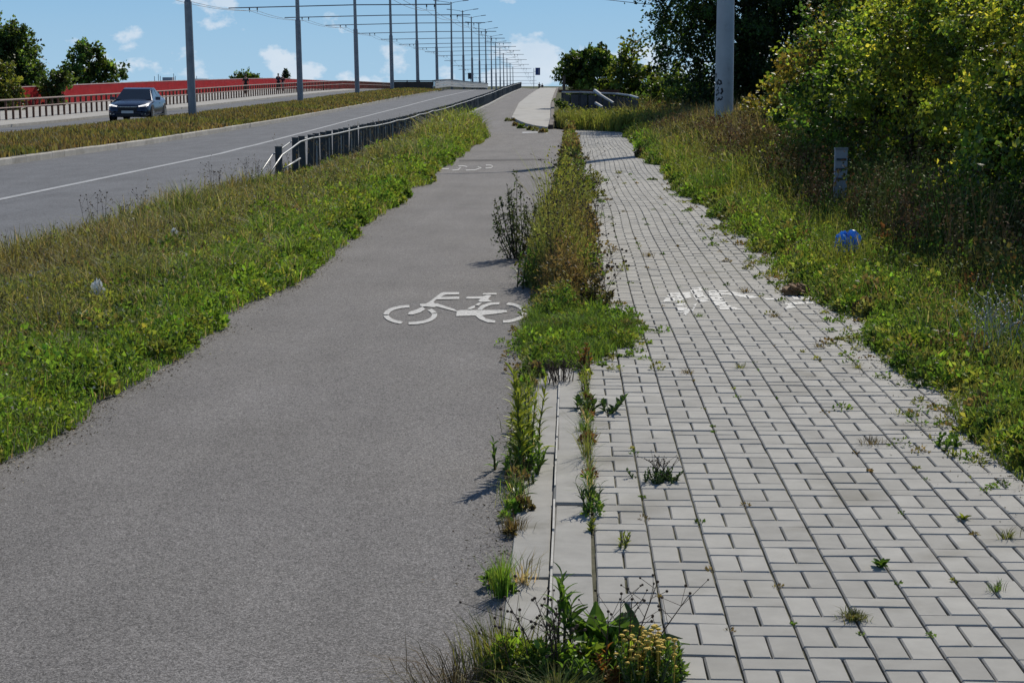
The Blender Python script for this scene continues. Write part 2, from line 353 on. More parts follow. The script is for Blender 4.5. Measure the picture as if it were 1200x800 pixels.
for y in list(np.arange(-10.5, 33, 1.0))+list(np.arange(66.5, 166, 1.0)):
    i = len(mb.v); mb.v += [(v[0]+kx(y), v[1]+y, v[2]+prof(y+v[1])+.055) for v in V]; mb.f += [tuple(i+q for q in f) for f in F]
tag(mb.build('kerb_stone_run', M_kerbroad, kerb), kind='stuff')

# pavers ------------------------------------------------------------
pav = tag(link('pavement', None), kind='structure')
strip('paver_bed', [(-3, .075, 2.11), (58, .075, 2.11), (61, .075, 1.9)], .008, M_sand, parent=pav, kind=None)
def wob(y): return .022*math.sin(y*.33+.6)*min(max((y-8)/10, 0), 1)+.012*math.sin(y*.9)*min(max((y-9)/10, 0), 1)
def und(x, y): return .007*math.sin(x*2.1+y*.5)+.006*math.sin(y*.8-x)
shapes = {'v': (.0932, .1945), 'h': (.1936, .0945), 's': (.0932, .0945)}
plist = []
for c in range(10):
    x0 = .09+c*.2; ph = (.0, .1, -.02, .11)[c % 4]+random.uniform(-.015, .015); y = 3.3+ph-.3
    while y < 60.5:
        r = random.random()
        if r < .05: cells = [('s', .05, .05), ('s', .05, .15), ('v', .15, .1)]
        elif r < .085: cells = [('v', .05, .1), ('s', .15, .05), ('s', .15, .15)]
        else: cells = [('v', .05, .1), ('v', .15, .1)]
        cells.append(('h', .1, .25))
        for k, dx, dy in cells:
            plist.append((k, x0+dx, y+dy))
        y += .3
items = []
for k, x, y in plist:
    X = x+wob(y)+random.uniform(-.0012, .0012); Z = prof(y)+.022+und(x, y)*(.4 if y < 9 else .8)+random.uniform(-.0015, .0015)
    u, v = proj((X, y, Z)); inside = 4 < u < 1196 and 4 < v < 796
    items.append((k, X, y, Z, random.gauss(0, .006), random.gauss(0, .006), random.gauss(0, .006), inside))
items.sort(key=lambda t: t[2])
pme = {k: stone_me('paver_'+k, s[0], s[1], .05, .0045, mat=M_paver) for k, s in shapes.items()}
PAVZ = []
big = MB(); tones = []; cnt = 0
for k, X, y, Z, rx, ry, rz, ins in items:
    PAVZ.append((k, X, y, Z))
    if ins and cnt < 300:
        o = link('paver', pme[k], None, pav); o.location = (X, y, Z); o.rotation_euler = (rx, ry, rz); cnt += 1
    else:
        V, F = stone_mesh('p', *shapes[k], .05, .0045); i = len(big.v); cz, sz = math.cos(rz), math.sin(rz)
        big.v += [(X+v[0]*cz-v[1]*sz, y+v[0]*sz+v[1]*cz, Z+v[2]+rx*v[1]-ry*v[0]) for v in V]; big.f += [tuple(i+q for q in f) for f in F]
        tones += [random.random()]*12
o = big.build('paver_field', M_paver, pav); tag(o, kind='stuff')
a = o.data.attributes.new('tone', 'FLOAT', 'POINT'); a.data.foreach_set('value', tones)

# flush double kerb between cycle path and pavement
dk = tag(link('path_kerb', None), kind='structure')
meA = stone_me('edge_slab_left', .135, .985, .2, .003, mat=M_kerbst); meB = stone_me('edge_slab_right', .142, .985, .2, .004, left_ch=.011, mat=M_kerbst)
Y0 = gp(670, 484).y
for i in range(-6, 6):
    y = Y0+.5+i-1*0
    for me, x, z in ((meA, -.136, .008), (meB, .006, .024)):
        o = link('kerb_slab', me, None, dk); o.location = (x+random.uniform(-.003, .003), y+random.uniform(-.006, .006), z+random.uniform(-.003, .003)); o.rotation_euler = (random.gauss(0, .005), random.gauss(0, .012), random.gauss(0, .005))

M_mortar = pmat('pale_mortar', (.50, .49, .46), (.36, .355, .33), 20, .9)
mb = MB(); y = 3.0
while y < 11.2:
    mb.box((-.0605, y+.24, .019), (.0075, .46, .012), rz=random.gauss(0, .003)); y += .5 if random.random() < .85 else .7
tag(mb.build('mortar_bead', M_mortar, dk), kind='stuff')
# ------------------------------------------------------------------ painted markings
def pxpoly(polys, z=.006):
    mb = MB()
    for P in polys:
        q = [gp(a, b, z) for a, b in P]
        mb.poly(q)
    return mb
def stroke_polys(pts, w):
    out = []; n = len(pts); L = []; Rr = []
    for i, (x, y) in enumerate(pts):
        a = pts[max(i-1, 0)]; b = pts[min(i+1, n-1)]; dx, dy = b[0]-a[0], b[1]-a[1]; d = math.hypot(dx, dy) or 1
        ww = w[i] if isinstance(w, list) else w
        L.append((x-dy/d*ww/2, y+dx/d*ww/2)); Rr.append((x+dy/d*ww/2, y-dx/d*ww/2))
    for i in range(n-1): out.append([L[i], Rr[i], Rr[i+1], L[i+1]])
    return out
def zc(sc, ox, oy): return lambda P: [(ox+a/sc, oy+b/sc) for a, b in P]
def ring(cx, cy, ro, ri, a0, a1, n=14):
    out = []
    for i in range(n):
        p, q = R(a0+(a1-a0)*i/n), R(a0+(a1-a0)*(i+1)/n)
        out.append([(cx+ro[0]*math.cos(p), cy+ro[1]*math.sin(p)), (cx+ro[0]*math.cos(q), cy+ro[1]*math.sin(q)), (cx+ri[0]*math.cos(q), cy+ri[1]*math.sin(q)), (cx+ri[0]*math.cos(p), cy+ri[1]*math.sin(p))])
    return out
cv = zc(5.4545, 430, 310)
P = ring(277, 320, (172, 62), (137, 46), 110, 176)+ring(277, 320, (172, 62), (137, 46), 182, 268)+ring(277, 320, (172, 62), (138, 46), 94, -8)+ring(277, 320, (172, 62), (138, 46), -12, -38)
P += ring(865, 305, (157, 66), (124, 50), -78, -4)+ring(865, 305, (157, 66), (124, 50), 0, 88)
P += [[(262, 318), (268, 303), (320, 285), (355, 268), (372, 285), (340, 305), (290, 319)], [(338, 262), (340, 250), (376, 250), (400, 236), (425, 240), (455, 262), (430, 272), (385, 268), (355, 268)],
      [(400, 236), (470, 183), (500, 192), (440, 225), (425, 240)], [(470, 183), (490, 176), (590, 176), (588, 190), (500, 192)], [(450, 207), (590, 205), (590, 219), (438, 222)],
      [(425, 250), (450, 248), (560, 285), (580, 300), (540, 292), (440, 266)], [(570, 328), (575, 296), (600, 290), (720, 290), (890, 290), (897, 303), (840, 312), (720, 325)],
      [(632, 218), (640, 205), (740, 203), (735, 217)], [(712, 230), (740, 203), (765, 194), (795, 195), (775, 222), (800, 236), (720, 238)], [(738, 191), (745, 182), (830, 180), (828, 191)],
      [(640, 283), (665, 268), (690, 260), (690, 275), (665, 285)], [(690, 258), (715, 243), (735, 243), (715, 262)],
      [(705, 286), (730, 262), (755, 272), (735, 288)], [(730, 262), (780, 243), (848, 240), (845, 254), (790, 258), (755, 272)],
      [(690, 322), (735, 322), (760, 345), (720, 348)], [(720, 348), (760, 345), (820, 357), (820, 371), (770, 368)]]
tag(pxpoly([cv(p) for p in P]).build('bicycle_marking', M_paint), 'white painted bicycle symbol on the cycle path, the near complete one', 'road marking')
cv = zc(7.5, 480, 170); P = []
for pts, w in (([(280, 208), (345, 210)], 8), ([(375, 223), (428, 217), (448, 196), (430, 184), (470, 183), (505, 191)], 7), ([(495, 221), (570, 220), (630, 199), (600, 193)], 7), ([(670, 177), (715, 177), (732, 188), (715, 200), (668, 203)], 7)):
    P += stroke_polys(pts, w)
tag(pxpoly([cv(p) for p in P]).build('bicycle_marking', M_paint), 'worn far bicycle symbol of which only white scraps remain', 'road marking')
tag(pxpoly(stroke_polys([(612, 155.5), (626, 155), (642, 156)], 1.6)).build('path_marking', M_lane), 'faint white bar across the path before the bridge', 'road marking')
M_streak = asphalt('dark_streak_asphalt', (.105, .10, .10), (.11, .104, .10), 120, .4)  # thin strip across the cycle path, darker than its asphalt
tag(pxpoly([[(538, 187.2), (590, 186.4), (641, 186.0), (641, 187.6), (590, 188.2), (538, 189.2)]], .004).build('dark_streak', M_streak), 'thin dark strip across the cycle path behind the worn symbol', 'streak')
# pedestrian symbol: paint only on the paver faces, worn through
def inpoly(x, y, P):
    c = False; j = len(P)-1
    for i in range(len(P)):
        if (P[i][1] > y) != (P[j][1] > y) and x < (P[j][0]-P[i][0])*(y-P[i][1])/(P[j][1]-P[i][1])+P[i][0]: c = not c
        j = i
    return c
cv = zc(6, 760, 310)
PED = [cv(p) for p in ([(150, 200), (290, 195), (305, 235), (120, 270), (100, 265)], [(190, 245), (240, 245), (290, 330), (270, 360), (200, 335)], [(285, 165), (370, 160), (385, 215), (440, 255), (380, 270), (330, 250)],
       [(300, 340), (320, 285), (345, 270), (310, 340)], [(420, 185), (560, 185), (790, 235), (700, 240), (560, 215), (500, 215), (560, 285), (660, 320), (500, 318), (430, 240)],
       [(800, 236), (930, 236), (935, 248), (830, 251)], [(990, 215), (1150, 225), (1160, 250), (1020, 245)], [(945, 320), (985, 285), (1030, 290), (1035, 305)], [(960, 268), (1160, 262), (1160, 276), (960, 286)])]
mb = MB()
for k, X, y, Z in PAVZ:
    if not 11 < y < 17: continue
    sx, sy = shapes[k]; nx, ny = max(1, int(sx/.011)), max(1, int(sy/.011))
    for i in range(nx):
        for j in range(ny):
            ax, ay = X-sx/2+.004+(sx-.008)*i/nx, y-sy/2+.004+(sy-.008)*j/ny; w, h_ = (sx-.008)/nx, (sy-.008)/ny
            u, v = proj((ax+w/2, ay+h_/2, Z))
            if any(inpoly(u, v, q) for q in PED) and vnoise(ax, ay, .035, 5) < .74:
                mb.poly([(ax, ay, Z+.0035), (ax+w, ay, Z+.0035), (ax+w, ay+h_, Z+.0035), (ax, ay+h_, Z+.0035)])
M_paint2 = pmat('worn_paver_paint', (.66, .655, .63), (.52, .515, .49), 30, .75, .3, 300, .25)
tag(mb.build('pedestrian_marking', M_paint2), 'broken white pedestrian symbol painted on the grey pavers', 'road marking')

# ------------------------------------------------------------------ near guard railing
rl = thing('guard_railing', 'dark posted guard railing with light tubes between road and cycle path', 'railing', (-5.05, 31, 0))
def put(o, x, y, z, par):  # world position for a child of an unrotated parent
    o.parent = par; o.location = Vector((x, y, z))-par.location
rx = lambda y: float(np.interp(y, [0, 105, 185, 240], [-5.05, -5.08, -5.45, -5.65]))
pm = MB(); pm.box((0, 0, .31), (.115, .07, .82)).box((0, 0, .725), (.125, .085, .012)); pm = pm.mesh('railing_post'); pm.materials.append(M_dark)
bm_ = MB().tube([(.085, 0, -.05), (.085, 0, .6)], .012, 5).mesh('railing_baluster'); bm_.materials.append(M_tube)
ys = [29.6]+list(np.arange(31.4, 186, .9))
for i, y in enumerate(ys):
    z = float(prof(y))-.03-(.10 if i == 0 else 0)
    o = link('post', pm); put(o, rx(y), y, z, rl); o.rotation_euler = (random.gauss(0, .02), random.gauss(0, .02), random.gauss(0, .06))
    if y < 60 and i > 1 and i % 2:
        b = link('baluster', bm_); put(b, rx(y), y+.3, z, rl); b.rotation_euler = (random.gauss(0, .03), 0, 0)
for s, r in ((-.085, .014), (.085, .016)):
    pts = [Vector((-5.05+s*.6-.05, 27.6+s*2, .02)), Vector((-5.05+s, 29.4, .46)), Vector((-5.05+s, 30.2, .52)), Vector((-5.05+s, 31.4, .62))]
    pts += [Vector((rx(y)+s+random.gauss(0, .006), y, prof(y)+.63+random.gauss(0, .008))) for y in np.arange(33, 187, 1.8)]
    o = MB().tube([p-rl.location for p in pts], r, 6).build('rail_tube', M_tube, rl, True)
o = MB().tube([Vector((-4.97, 29.6, .22))-rl.location, Vector((-4.97, 31.4, .32))-rl.location], .016, 6).build('rail_tube', M_tube, rl, True)

# ------------------------------------------------------------------ far side railing and red fence
fr = thing('roadside_railing', 'low rusty post and rail barrier along the far pavement in front of red fence', 'railing', (-24.7, 74, 0))
frx = lambda y: float(np.interp(y, [0, 105, 200, 330], [-24.8, -24.5, -24.4, -25]))
pm = MB().box((0, 0, .43), (.09, .07, .9)).mesh('rusty_post'); pm.materials.append(M_rust)
for y in np.arange(62, 170, .95):
    o = link('post', pm); put(o, frx(y), y, float(prof(y))-.02, fr); o.rotation_euler = (random.gauss(0, .015), 0, 0)
mb = MB()
for y in np.arange(170, 300, .95): mb.box(Vector((frx(y), y, prof(y)+.41))-fr.location, (.09, .07, .9))
tag(mb.build('post_run', M_rust, fr), kind='stuff')
M_rustrail = pmat('weathered_rail', (.24, .17, .145), (.16, .11, .095), 4, .6, 0, None, .35, .2)
for hz, r in ((.86, .045), (.52, .035)):
    MB().tube([Vector((frx(y)+.05, y, prof(y)+hz-.02))-fr.location for y in np.arange(60, 301, 4)], r, 6).build('rail', M_rustrail, fr)
rf = thing('red_fence', 'long red corrugated metal fence panels with pale cap behind the far railing', 'fence', (-32, 80, 0))
rfx = lambda y: float(np.interp(y, [0, 185, 330], [-32, -32.2, -33]))
pm = MB(); pts = []
for k in range(8):
    y = -1+k*.25; pts += [(0, y+.0), (0, y+.13), (.035, y+.15), (.035, y+.23)]
pts.append((0, 1.0))
for (x0, y0), (x1, y1) in zip(pts[:-1], pts[1:]): pm.poly([(x0, y0, .0), (x1, y1, .0), (x1, y1, 1.09), (x0, y0, 1.09)])
pm = pm.mesh('fence_panel'); pm.materials.append(M_red)
capm = MB().box((.01, 0, 1.115), (.1, 2.0, .05)).mesh('cap'); capm.materials.append(M_redcap)
postm = MB().box((-.05, -1.0, .5), (.08, .08, 1.3)).mesh('post'); postm.materials.append(M_red)
for y in np.arange(70, 300, 2.0):
    sl = math.atan((prof(y+1)-prof(y-1))/2)
    for nm, me in (('panel', pm), ('cap', capm), ('post', postm)):
        o = link(nm, me); put(o, rfx(y), y, float(prof(y))-.0, rf); o.rotation_euler = (sl, 0, 0)

# ------------------------------------------------------------------ trolley poles
def pole_proto():
    r = thing('trolley_pole', 'x', 'pole', group='trolley poles in the road median')
    def p(mb, n, mat, par=r): return mb.build(n, mat, par, False)
    p(MB().tube([(0, 0, -.3), (0, 0, .02), (0, 0, .06), (0, 0, 5.0), (0, 0, 5.04), (0, 0, 5.08)], [.19, .19, .185, .165, .15, .13], 12), 'shaft', M_steel)
    p(MB().tube([(0, 0, 5.06), (0, 0, 11.7), (0, 0, 11.75)], [.128, .085, .03], 10), 'upper_shaft', M_steel)
    p(MB().tube([(-9.7, 0, 6.78), (0, 0, 6.86), (7.3, 0, 6.78)], .045, 6), 'bracket_arm', M_steel)
    for x in (-8.1, -7.5, 5.5, 6.1):
        p(MB().tube([(x, 0, 6.76), (x, 0, 6.6)], .05, 6).tube([(x, 0, 6.6), (x, 0, 6.42)], .02, 5), 'insulator', M_wire)
    for s in (-1, 1):
        a = p(MB().tube([(0, 0, 11.5), (s*.5, 0, 11.68), (s*1.7, 0, 11.85)], [.04, .035, .03], 6), 'lamp_arm', M_steel)
        p(MB().box((s*2.0, 0, 11.88), (.8, .26, .1), ry=-s*.1), 'lamp_head', M_steel, a)
    return r
def copy_tree(o, parent=None):
    c = o.copy(); col.objects.link(c)
    if parent: c.parent = parent; c.matrix_parent_inverse = o.matrix_parent_inverse
    for ch in list(o.children): copy_tree(ch, c)
    return c
PYS = [74.8, 104.9, 133, 158.5, 184.5, 211, 237, 263, 286, 309, 333, 357, 380, 404, 428, 452, 478, 504]
ordn = ['nearest', 'second nearest', 'third', 'fourth', 'fifth', 'sixth', 'seventh', 'eighth', 'ninth', 'tenth', 'eleventh', 'twelfth', 'thirteenth', 'fourteenth', 'fifteenth', 'sixteenth', 'seventeenth', 'farthest']
pp = pole_proto()
px_ = lambda y: float(np.interp(y, [0, 140, 190, 330, 520], [-16.52, -16.52, -16.4, -16.4, -17]))
for i, y in enumerate(PYS):
    o = pp if i == 0 else copy_tree(pp)
    o.location = (px_(y), y, float(prof(y))+.03); o.rotation_euler = (random.gauss(0, .003), -.014+random.gauss(0, .002), random.gauss(0, .02))
    o['label'] = 'tall grey steel trolley pole with cross arm, %s in the median row' % ordn[i]
wl_names = ['outermost over the far carriageway', 'inner one over the far carriageway', 'inner one over the near carriageway', 'outermost over the near carriageway']
for w, xo in enumerate((-8.1, -7.5, 5.5, 6.1)):
    pts = []
    ext = [45]+PYS
    for a, b in zip(ext[:-1], ext[1:]):
        for k in range(6):
            t = k/6; y = a+(b-a)*t; pts.append((px_(y)+xo-.09, y, float(prof(a)*(1-t)+prof(b)*t)+6.45-.9*t*(1-t)))
    tag(MB().tube(pts, .013, 4).build('trolley_wire', M_wire), 'thin black overhead trolley wire, %s' % wl_names[w], 'wire', 'trolley wires')

# ------------------------------------------------------------------ bridge median barrier
gb = thing('bridge_barrier', 'pale beam guard barrier along the bridge median right of the brown end panel', 'barrier', (-13.15, 166, 0))
gbx = lambda y: float(np.interp(y, [160, 185, 330], [-13.1, -13.2, -14.8]))
yy = np.arange(166, 300, 4)
for hz, hh, th, mt in ((.34, .22, .06, M_beam), (.60, .22, .06, M_beam), (.84, .18, .06, M_beam), (.98, .08, .14, M_panel)):
    mb = MB()
    for a, b in zip(yy[:-1], yy[1:]):
        for dx in (0,):
            A = [Vector((gbx(a)+s*th/2, a, prof(a)+hz+t*hh/2))-gb.location for s, t in ((1, -1), (1, 1), (-1, 1), (-1, -1))]
            B = [Vector((gbx(b)+s*th/2, b, prof(b)+hz+t*hh/2))-gb.location for s, t in ((1, -1), (1, 1), (-1, 1), (-1, -1))]
            for k in range(4): mb.poly([A[k], B[k], B[(k+1) % 4], A[(k+1) % 4]])
            mb.poly(A)
    mb.build('beam', mt, gb)
pm = MB().box((-.06, 0, .4), (.07, .1, 1.0)).mesh('bpost'); pm.materials.append(M_dark)
for y in np.arange(166.5, 290, 2.0): put(link('post', pm), gbx(y), y, float(prof(y)), gb)
ge = thing('barrier_end_panel', 'dark brown panel closing the median where the bridge barrier begins', 'barrier', (-15.2, 166, float(prof(166))))
MB().box((0, 0, .45), (3.9, .12, .8)).build('panel', M_brown, ge)
for x in (-1.9, -.6, .6, 1.9): MB().box((x, -.08, .5), (.1, .06, 1.0)).build('post', M_brown, ge)
MB().box((0, 0, .93), (4.1, .2, .1)).build('cap_rail', M_panel, ge)
MB().tube([(2.0, -.1, .1), (2.0, -1.5, .5), (2.0, -1.5, .0)], .04, 6).build('end_tube', M_tube, ge)

# ------------------------------------------------------------------ right bridge railing, bent and broken
br = thing('broken_railing', 'bent grey panelled bridge railing with torn off rails behind the weeds', 'railing', (1, 68, .1))
path = [at(659, 109, 72), at(680, 109, 71), at(700, 110, 70), at(722, 111, 68.5), at(738, 113, 66.5), at(748, 116, 63.5)]
def rel(v): return Vector(v)-br.location
for a, b in zip(path[:-1], path[1:]):
    n = max(2, int((b-a).length/.45))
    for k in range(n):
        p = a.lerp(b, k/n); q = a.lerp(b, (k+.82)/n); ang = math.atan2(q.y-p.y, q.x-p.x); L = (q-p).xy.length
        MB().box(((p.x+q.x)/2-br.location.x, (p.y+q.y)/2-br.location.y, (p.z+.1)/2-br.location.z), (L, .03, p.z-.25), rz=ang).build('panel', M_panel, br)
    MB().box((a.x-br.location.x, a.y-br.location.y, a.z/2-br.location.z), (.08, .08, a.z), rz=.2).build('post', M_panel, br)
MB().tube([rel(p+Vector((0, 0, .03))) for p in path], .045, 6).build('top_rail', M_tube, br)
for A, B, r in ((at(697, 106.5, 69.0), at(704, 111.5, 68), .075), (at(703, 111, 68), at(719, 121, 66.8), .05), (at(698, 121, 68.3), at(706, 126, 67.6), .06)):
    MB().tube([rel(A), rel(B)], r, 6).build('torn_rail', M_tube, br)
MB().tube([rel(at(661, 112, 73)), rel(at(661, 89, 73))], .06, 6).build('tall_post', M_brown, br)
MB().box(rel(at(690, 107, 74)), (2.6, .1, .12)).build('rusty_rail', M_rust, br)

# ------------------------------------------------------------------ big pale pole with graffiti
B0 = Vector((4.06, 46.3, 0.))
bp = thing('utility_pole', 'thick pale grey utility pole with black graffiti standing in the weeds', 'pole', B0)
pr = lambda z: .255-.0065*z
MB().tube([(0, 0, -.2), (0, 0, .05), (0, 0, 6), (0, 0, 12)], [pr(-.2), pr(0), pr(6), pr(12)], 28).build('shaft', M_pale, bp, True)
MB().box((0, -.0, .01), (.62, .62, .05)).build('base_plate', M_pale, bp)
MB().tube([(0, 0, 11.9), (-.6, -.2, 12.3), (-1.8, -.6, 12.5)], .05, 6).build('lamp_arm', M_pale, bp)
MB().box((-2.1, -.7, 12.5), (.8, .3, .12), rz=.3).build('lamp_head', M_pale, bp)
cv = zc(8, 820, 60); mb = MB()
for pts, w in (([(148, 205), (152, 250)], 16), ([(160, 322), (168, 290), (180, 270), (198, 282), (203, 305), (188, 314), (172, 300)], 11), ([(158, 335), (176, 345), (205, 352), (214, 378), (200, 400), (176, 398), (166, 375), (176, 362)], 12),
               ([(150, 408), (158, 418), (164, 400)], 11), ([(158, 440), (180, 448), (216, 432)], 11), ([(166, 466), (182, 449), (190, 458), (212, 446)], 10)):
    for q in stroke_polys(cv(pts), w/8*1.6):
        vs_ = []
        for a, b in q:
            p = at(a, b, B0.y-.24); rr = pr(p.z)+.003; dx = max(-rr*.98, min(rr*.98, p.x-B0.x)); vs_.append((dx, -math.sqrt(rr*rr-dx*dx), p.z))
        mb.poly(vs_)
mb.build('graffiti', M_graf, bp)
tag(MB().tube([tuple(at(640, -8, 150)), tuple(at(715, 0.5, 120)), tuple(at(752, 4.5, 105)), tuple(at(800, 9, 92))], .02, 4).build('overhead_cable', M_wire), 'thin overhead cable crossing the sky beside the dark tree', 'wire')

# ------------------------------------------------------------------ signs on the bridge
def sign(Y, x, y0, y1, w, postx, face, label):
    c = at(x, (y0+y1)/2, Y); h = (at(x, y0, Y)-at(x, y1, Y)).z; p = at(postx, 100, Y); zg = float(prof(Y))
    t = thing('road_sign', label, 'sign', (p.x, Y, zg))
    MB().tube([(0, 0, -.1), (0, 0, c.z-zg+h*.45)], .045, 8).build('post', M_tube, t)
    MB().box((c.x-p.x, -.06, c.z-zg), (w, .03, h)).build('plate', face, t)
    MB().box(((c.x-p.x)/2, -.02, c.z-zg), (abs(c.x-p.x)+.05, .04, .05)).build('bracket', M_tube, t)
    return t
t = sign(262, 630.2, 79.6, 88.2, .72, 625.6, M_blue, 'small blue rectangular sign on thin post at the path crest')
c = at(630.2, 83.9, 262); MB().poly([(c.x-t.location.x+dx, -.079, c.z-t.location.z+dz) for dx, dz in ((.08, -.34), (.15, -.34), (.15, .34), (.08, .34))]).build('pale_stripe', M_lane, t)
sign(290, 551.5, 85.6, 92.8, .9, 551.5, M_signbk, 'dark square sign beside a trolley pole on the bridge')

# ------------------------------------------------------------------ car
def make_car():
    M_car = pmat('dark_blue_car_paint', (.017, .03, .06), (.015, .027, .055), 3, .22, 0, None, .6, .3)
    M_rub = pmat('tyre_rubber', (.02, .02, .02), (.015, .015, .015), 20, .9); M_rim = pmat('alloy_rim', (.45, .46, .48), (.35, .36, .38), 9, .3, 0, None, .5, .7)
    M_glass = pmat('car_glass', (.02, .026, .032), (.018, .022, .028), 2, .05, 0, None, .7); M_blk = pmat('black_grille', (.012, .012, .014), (.02, .02, .022), 40, .5)
    M_pl = pmat('plate_white', (.6, .6, .58), (.5, .5, .48), 20, .5); M_chr = pmat('chrome_trim', (.6, .62, .64), (.5, .52, .54), 9, .2, 0, None, .5, .9)
    M_hl, n, l, b = nodes_of('headlight'); b.inputs['Base Color'].default_value = (.8, .82, .85, 1); b.inputs['Roughness'].default_value = .15
    b.inputs['Emission Color'].default_value = (1, .98, .94, 1); b.inputs['Emission Strength'].default_value = 1.2
    c = thing('parked_car' if False else 'sedan_car', 'dark blue sedan driving toward the camera on the far carriageway', 'car')
    st = [(-2.36, .60, .34, .60), (-2.30, .74, .25, .68), (-2.12, .85, .21, .76), (-1.75, .90, .20, .85), (-1.3, .915, .20, .91), (-.85, .92, .20, .96), (0, .92, .2, .98), (1.2, .915, .2, 1.0), (1.75, .89, .22, 1.03), (2.15, .83, .26, 1.02), (2.32, .74, .32, .94), (2.36, .62, .42, .80)]
    mb = MB(); N = 14
    for y, w, zb, zt in st:
        h = [(0, zb), (w*.8, zb), (w*.97, zb+.1), (w, .46 if zt > .65 else zb+.14), (w*.985, zt-.16), (w*.92, zt-.05), (w*.55, zt+.005), (0, zt+.02)]
        mb.v += [(x, y, z) for x, z in h]+[(-x, y, z) for x, z in reversed(h[1:-1])]
    for i in range(len(st)-1):
        for j in range(N): a = i*N+j; b_ = i*N+(j+1) % N; mb.f.append((a, b_, b_+N, a+N))
    mb.f += [tuple(reversed(range(N))), tuple((len(st)-1)*N+j for j in range(N))]
    body = mb.build('body', M_car, c, True)
    # greenhouse
    g = [(-1.0, .79, .93), (-.22, .585, 1.40), (.15, .60, 1.455), (.75, .59, 1.44), (1.15, .57, 1.36), (1.95, .70, 1.0)]
    sil = [(-1.0, .82), (1.95, .80)]
    mb = MB()
    for y, w, z in g: mb.v += [(w, y, z), (-w, y, z), (.84, y, .9), (-.84, y, .9)]
    for i in range(len(g)-1):
        a = 4*i; mb.f += [(a, a+1, a+5, a+4), (a+2, a, a+4, a+6), (a+1, a+3, a+7, a+5)]
    cab = mb.build('cabin', M_car, c)
    def pane(P, par=cab, mt=M_glass, nm='window'):
        P = [Vector(p) for p in P]; nrm = (P[1]-P[0]).cross(P[2]-P[0]).normalized(); cen = sum(P, Vector())/len(P)
        if nrm.dot(cen-Vector((0, .3, .8))) < 0: nrm = -nrm
        MB().poly([cen+(p-cen)*.93+nrm*.012 for p in P]).build(nm, mt, par)
    pane([(.79, -1.0, .93), (-.79, -1.0, .93), (-.585, -.22, 1.40), (.585, -.22, 1.40)], nm='windscreen')
    pane([(.57, 1.15, 1.36), (-.57, 1.15, 1.36), (-.70, 1.95, 1.0), (.70, 1.95, 1.0)], nm='rear_window')
    for s in (1, -1):
        pane([(s*.79, -.72, .98), (s*.61, -.12, 1.37), (s*.62, .38, 1.40), (s*.79, .40, .98)]); pane([(s*.79, .46, .98), (s*.62, .44, 1.40), (s*.60, 1.1, 1.33), (s*.74, 1.5, 1.02)])
        w = MB().box((s*1.0, -.62, .99), (.2, .1, .14)).build('mirror', M_car, c); w.rotation_euler = (0, 0, 0)
        for y in (-1.42, 1.42):
            wh = MB().tube([(s*.70, y, .33), (s*.915, y, .33), (s*.93, y, .33)], [.335, .335, .30], 20).build('wheel', M_rub, c)
            mb = MB()
            for k in range(10): mb.box((s*.936, y+.115*math.cos(k*.628), .33+.115*math.sin(k*.628)), (.012, .17, .05), rx=k*.628)
            mb.tube([(s*.93, y, .33), (s*.94, y, .33)], [.06, .05], 10)
            mb.build('rim', M_rim, wh)
            MB().tube([(s*.90, y, .36), (s*.922, y, .36)], [.39, .385], 22).build('wheel_arch', M_blk, c)
        MB().poly([(s*.86, -2.03, .70), (s*.42, -2.29, .63), (s*.42, -2.27, .69), (s*.80, -2.06, .775)]).box((s*.62, -2.2, .675), (.36, .06, .055), rz=s*.5).build('headlight', M_hl, c)
        MB().box((s*.66, -2.27, .36), (.2, .08, .05), rz=s*.3).build('fog_lamp', M_chr, c)
        MB().box((s*.925, .30, .78), (.03, .17, .03)).build('door_handle', M_chr, c); MB().box((s*.925, 0, .27), (.02, 2.1, .04)).build('sill_trim', M_chr, c)
    MB().box((0, -2.33, .545), (.82, .09, .2)).build('grille', M_blk, c); MB().box((0, -2.345, .30), (1.0, .07, .11)).build('lower_intake', M_blk, c)
    MB().box((0, -2.385, .44), (.52, .02, .11)).build('number_plate', M_pl, c); MB().box((0, -2.36, .655), (.84, .05, .02)).build('grille_trim', M_chr, c)
    return c
car = make_car(); car.location = (-19.25, 76.2, float(prof(76))-.1); car.rotation_euler = (.008, 0, R(3))

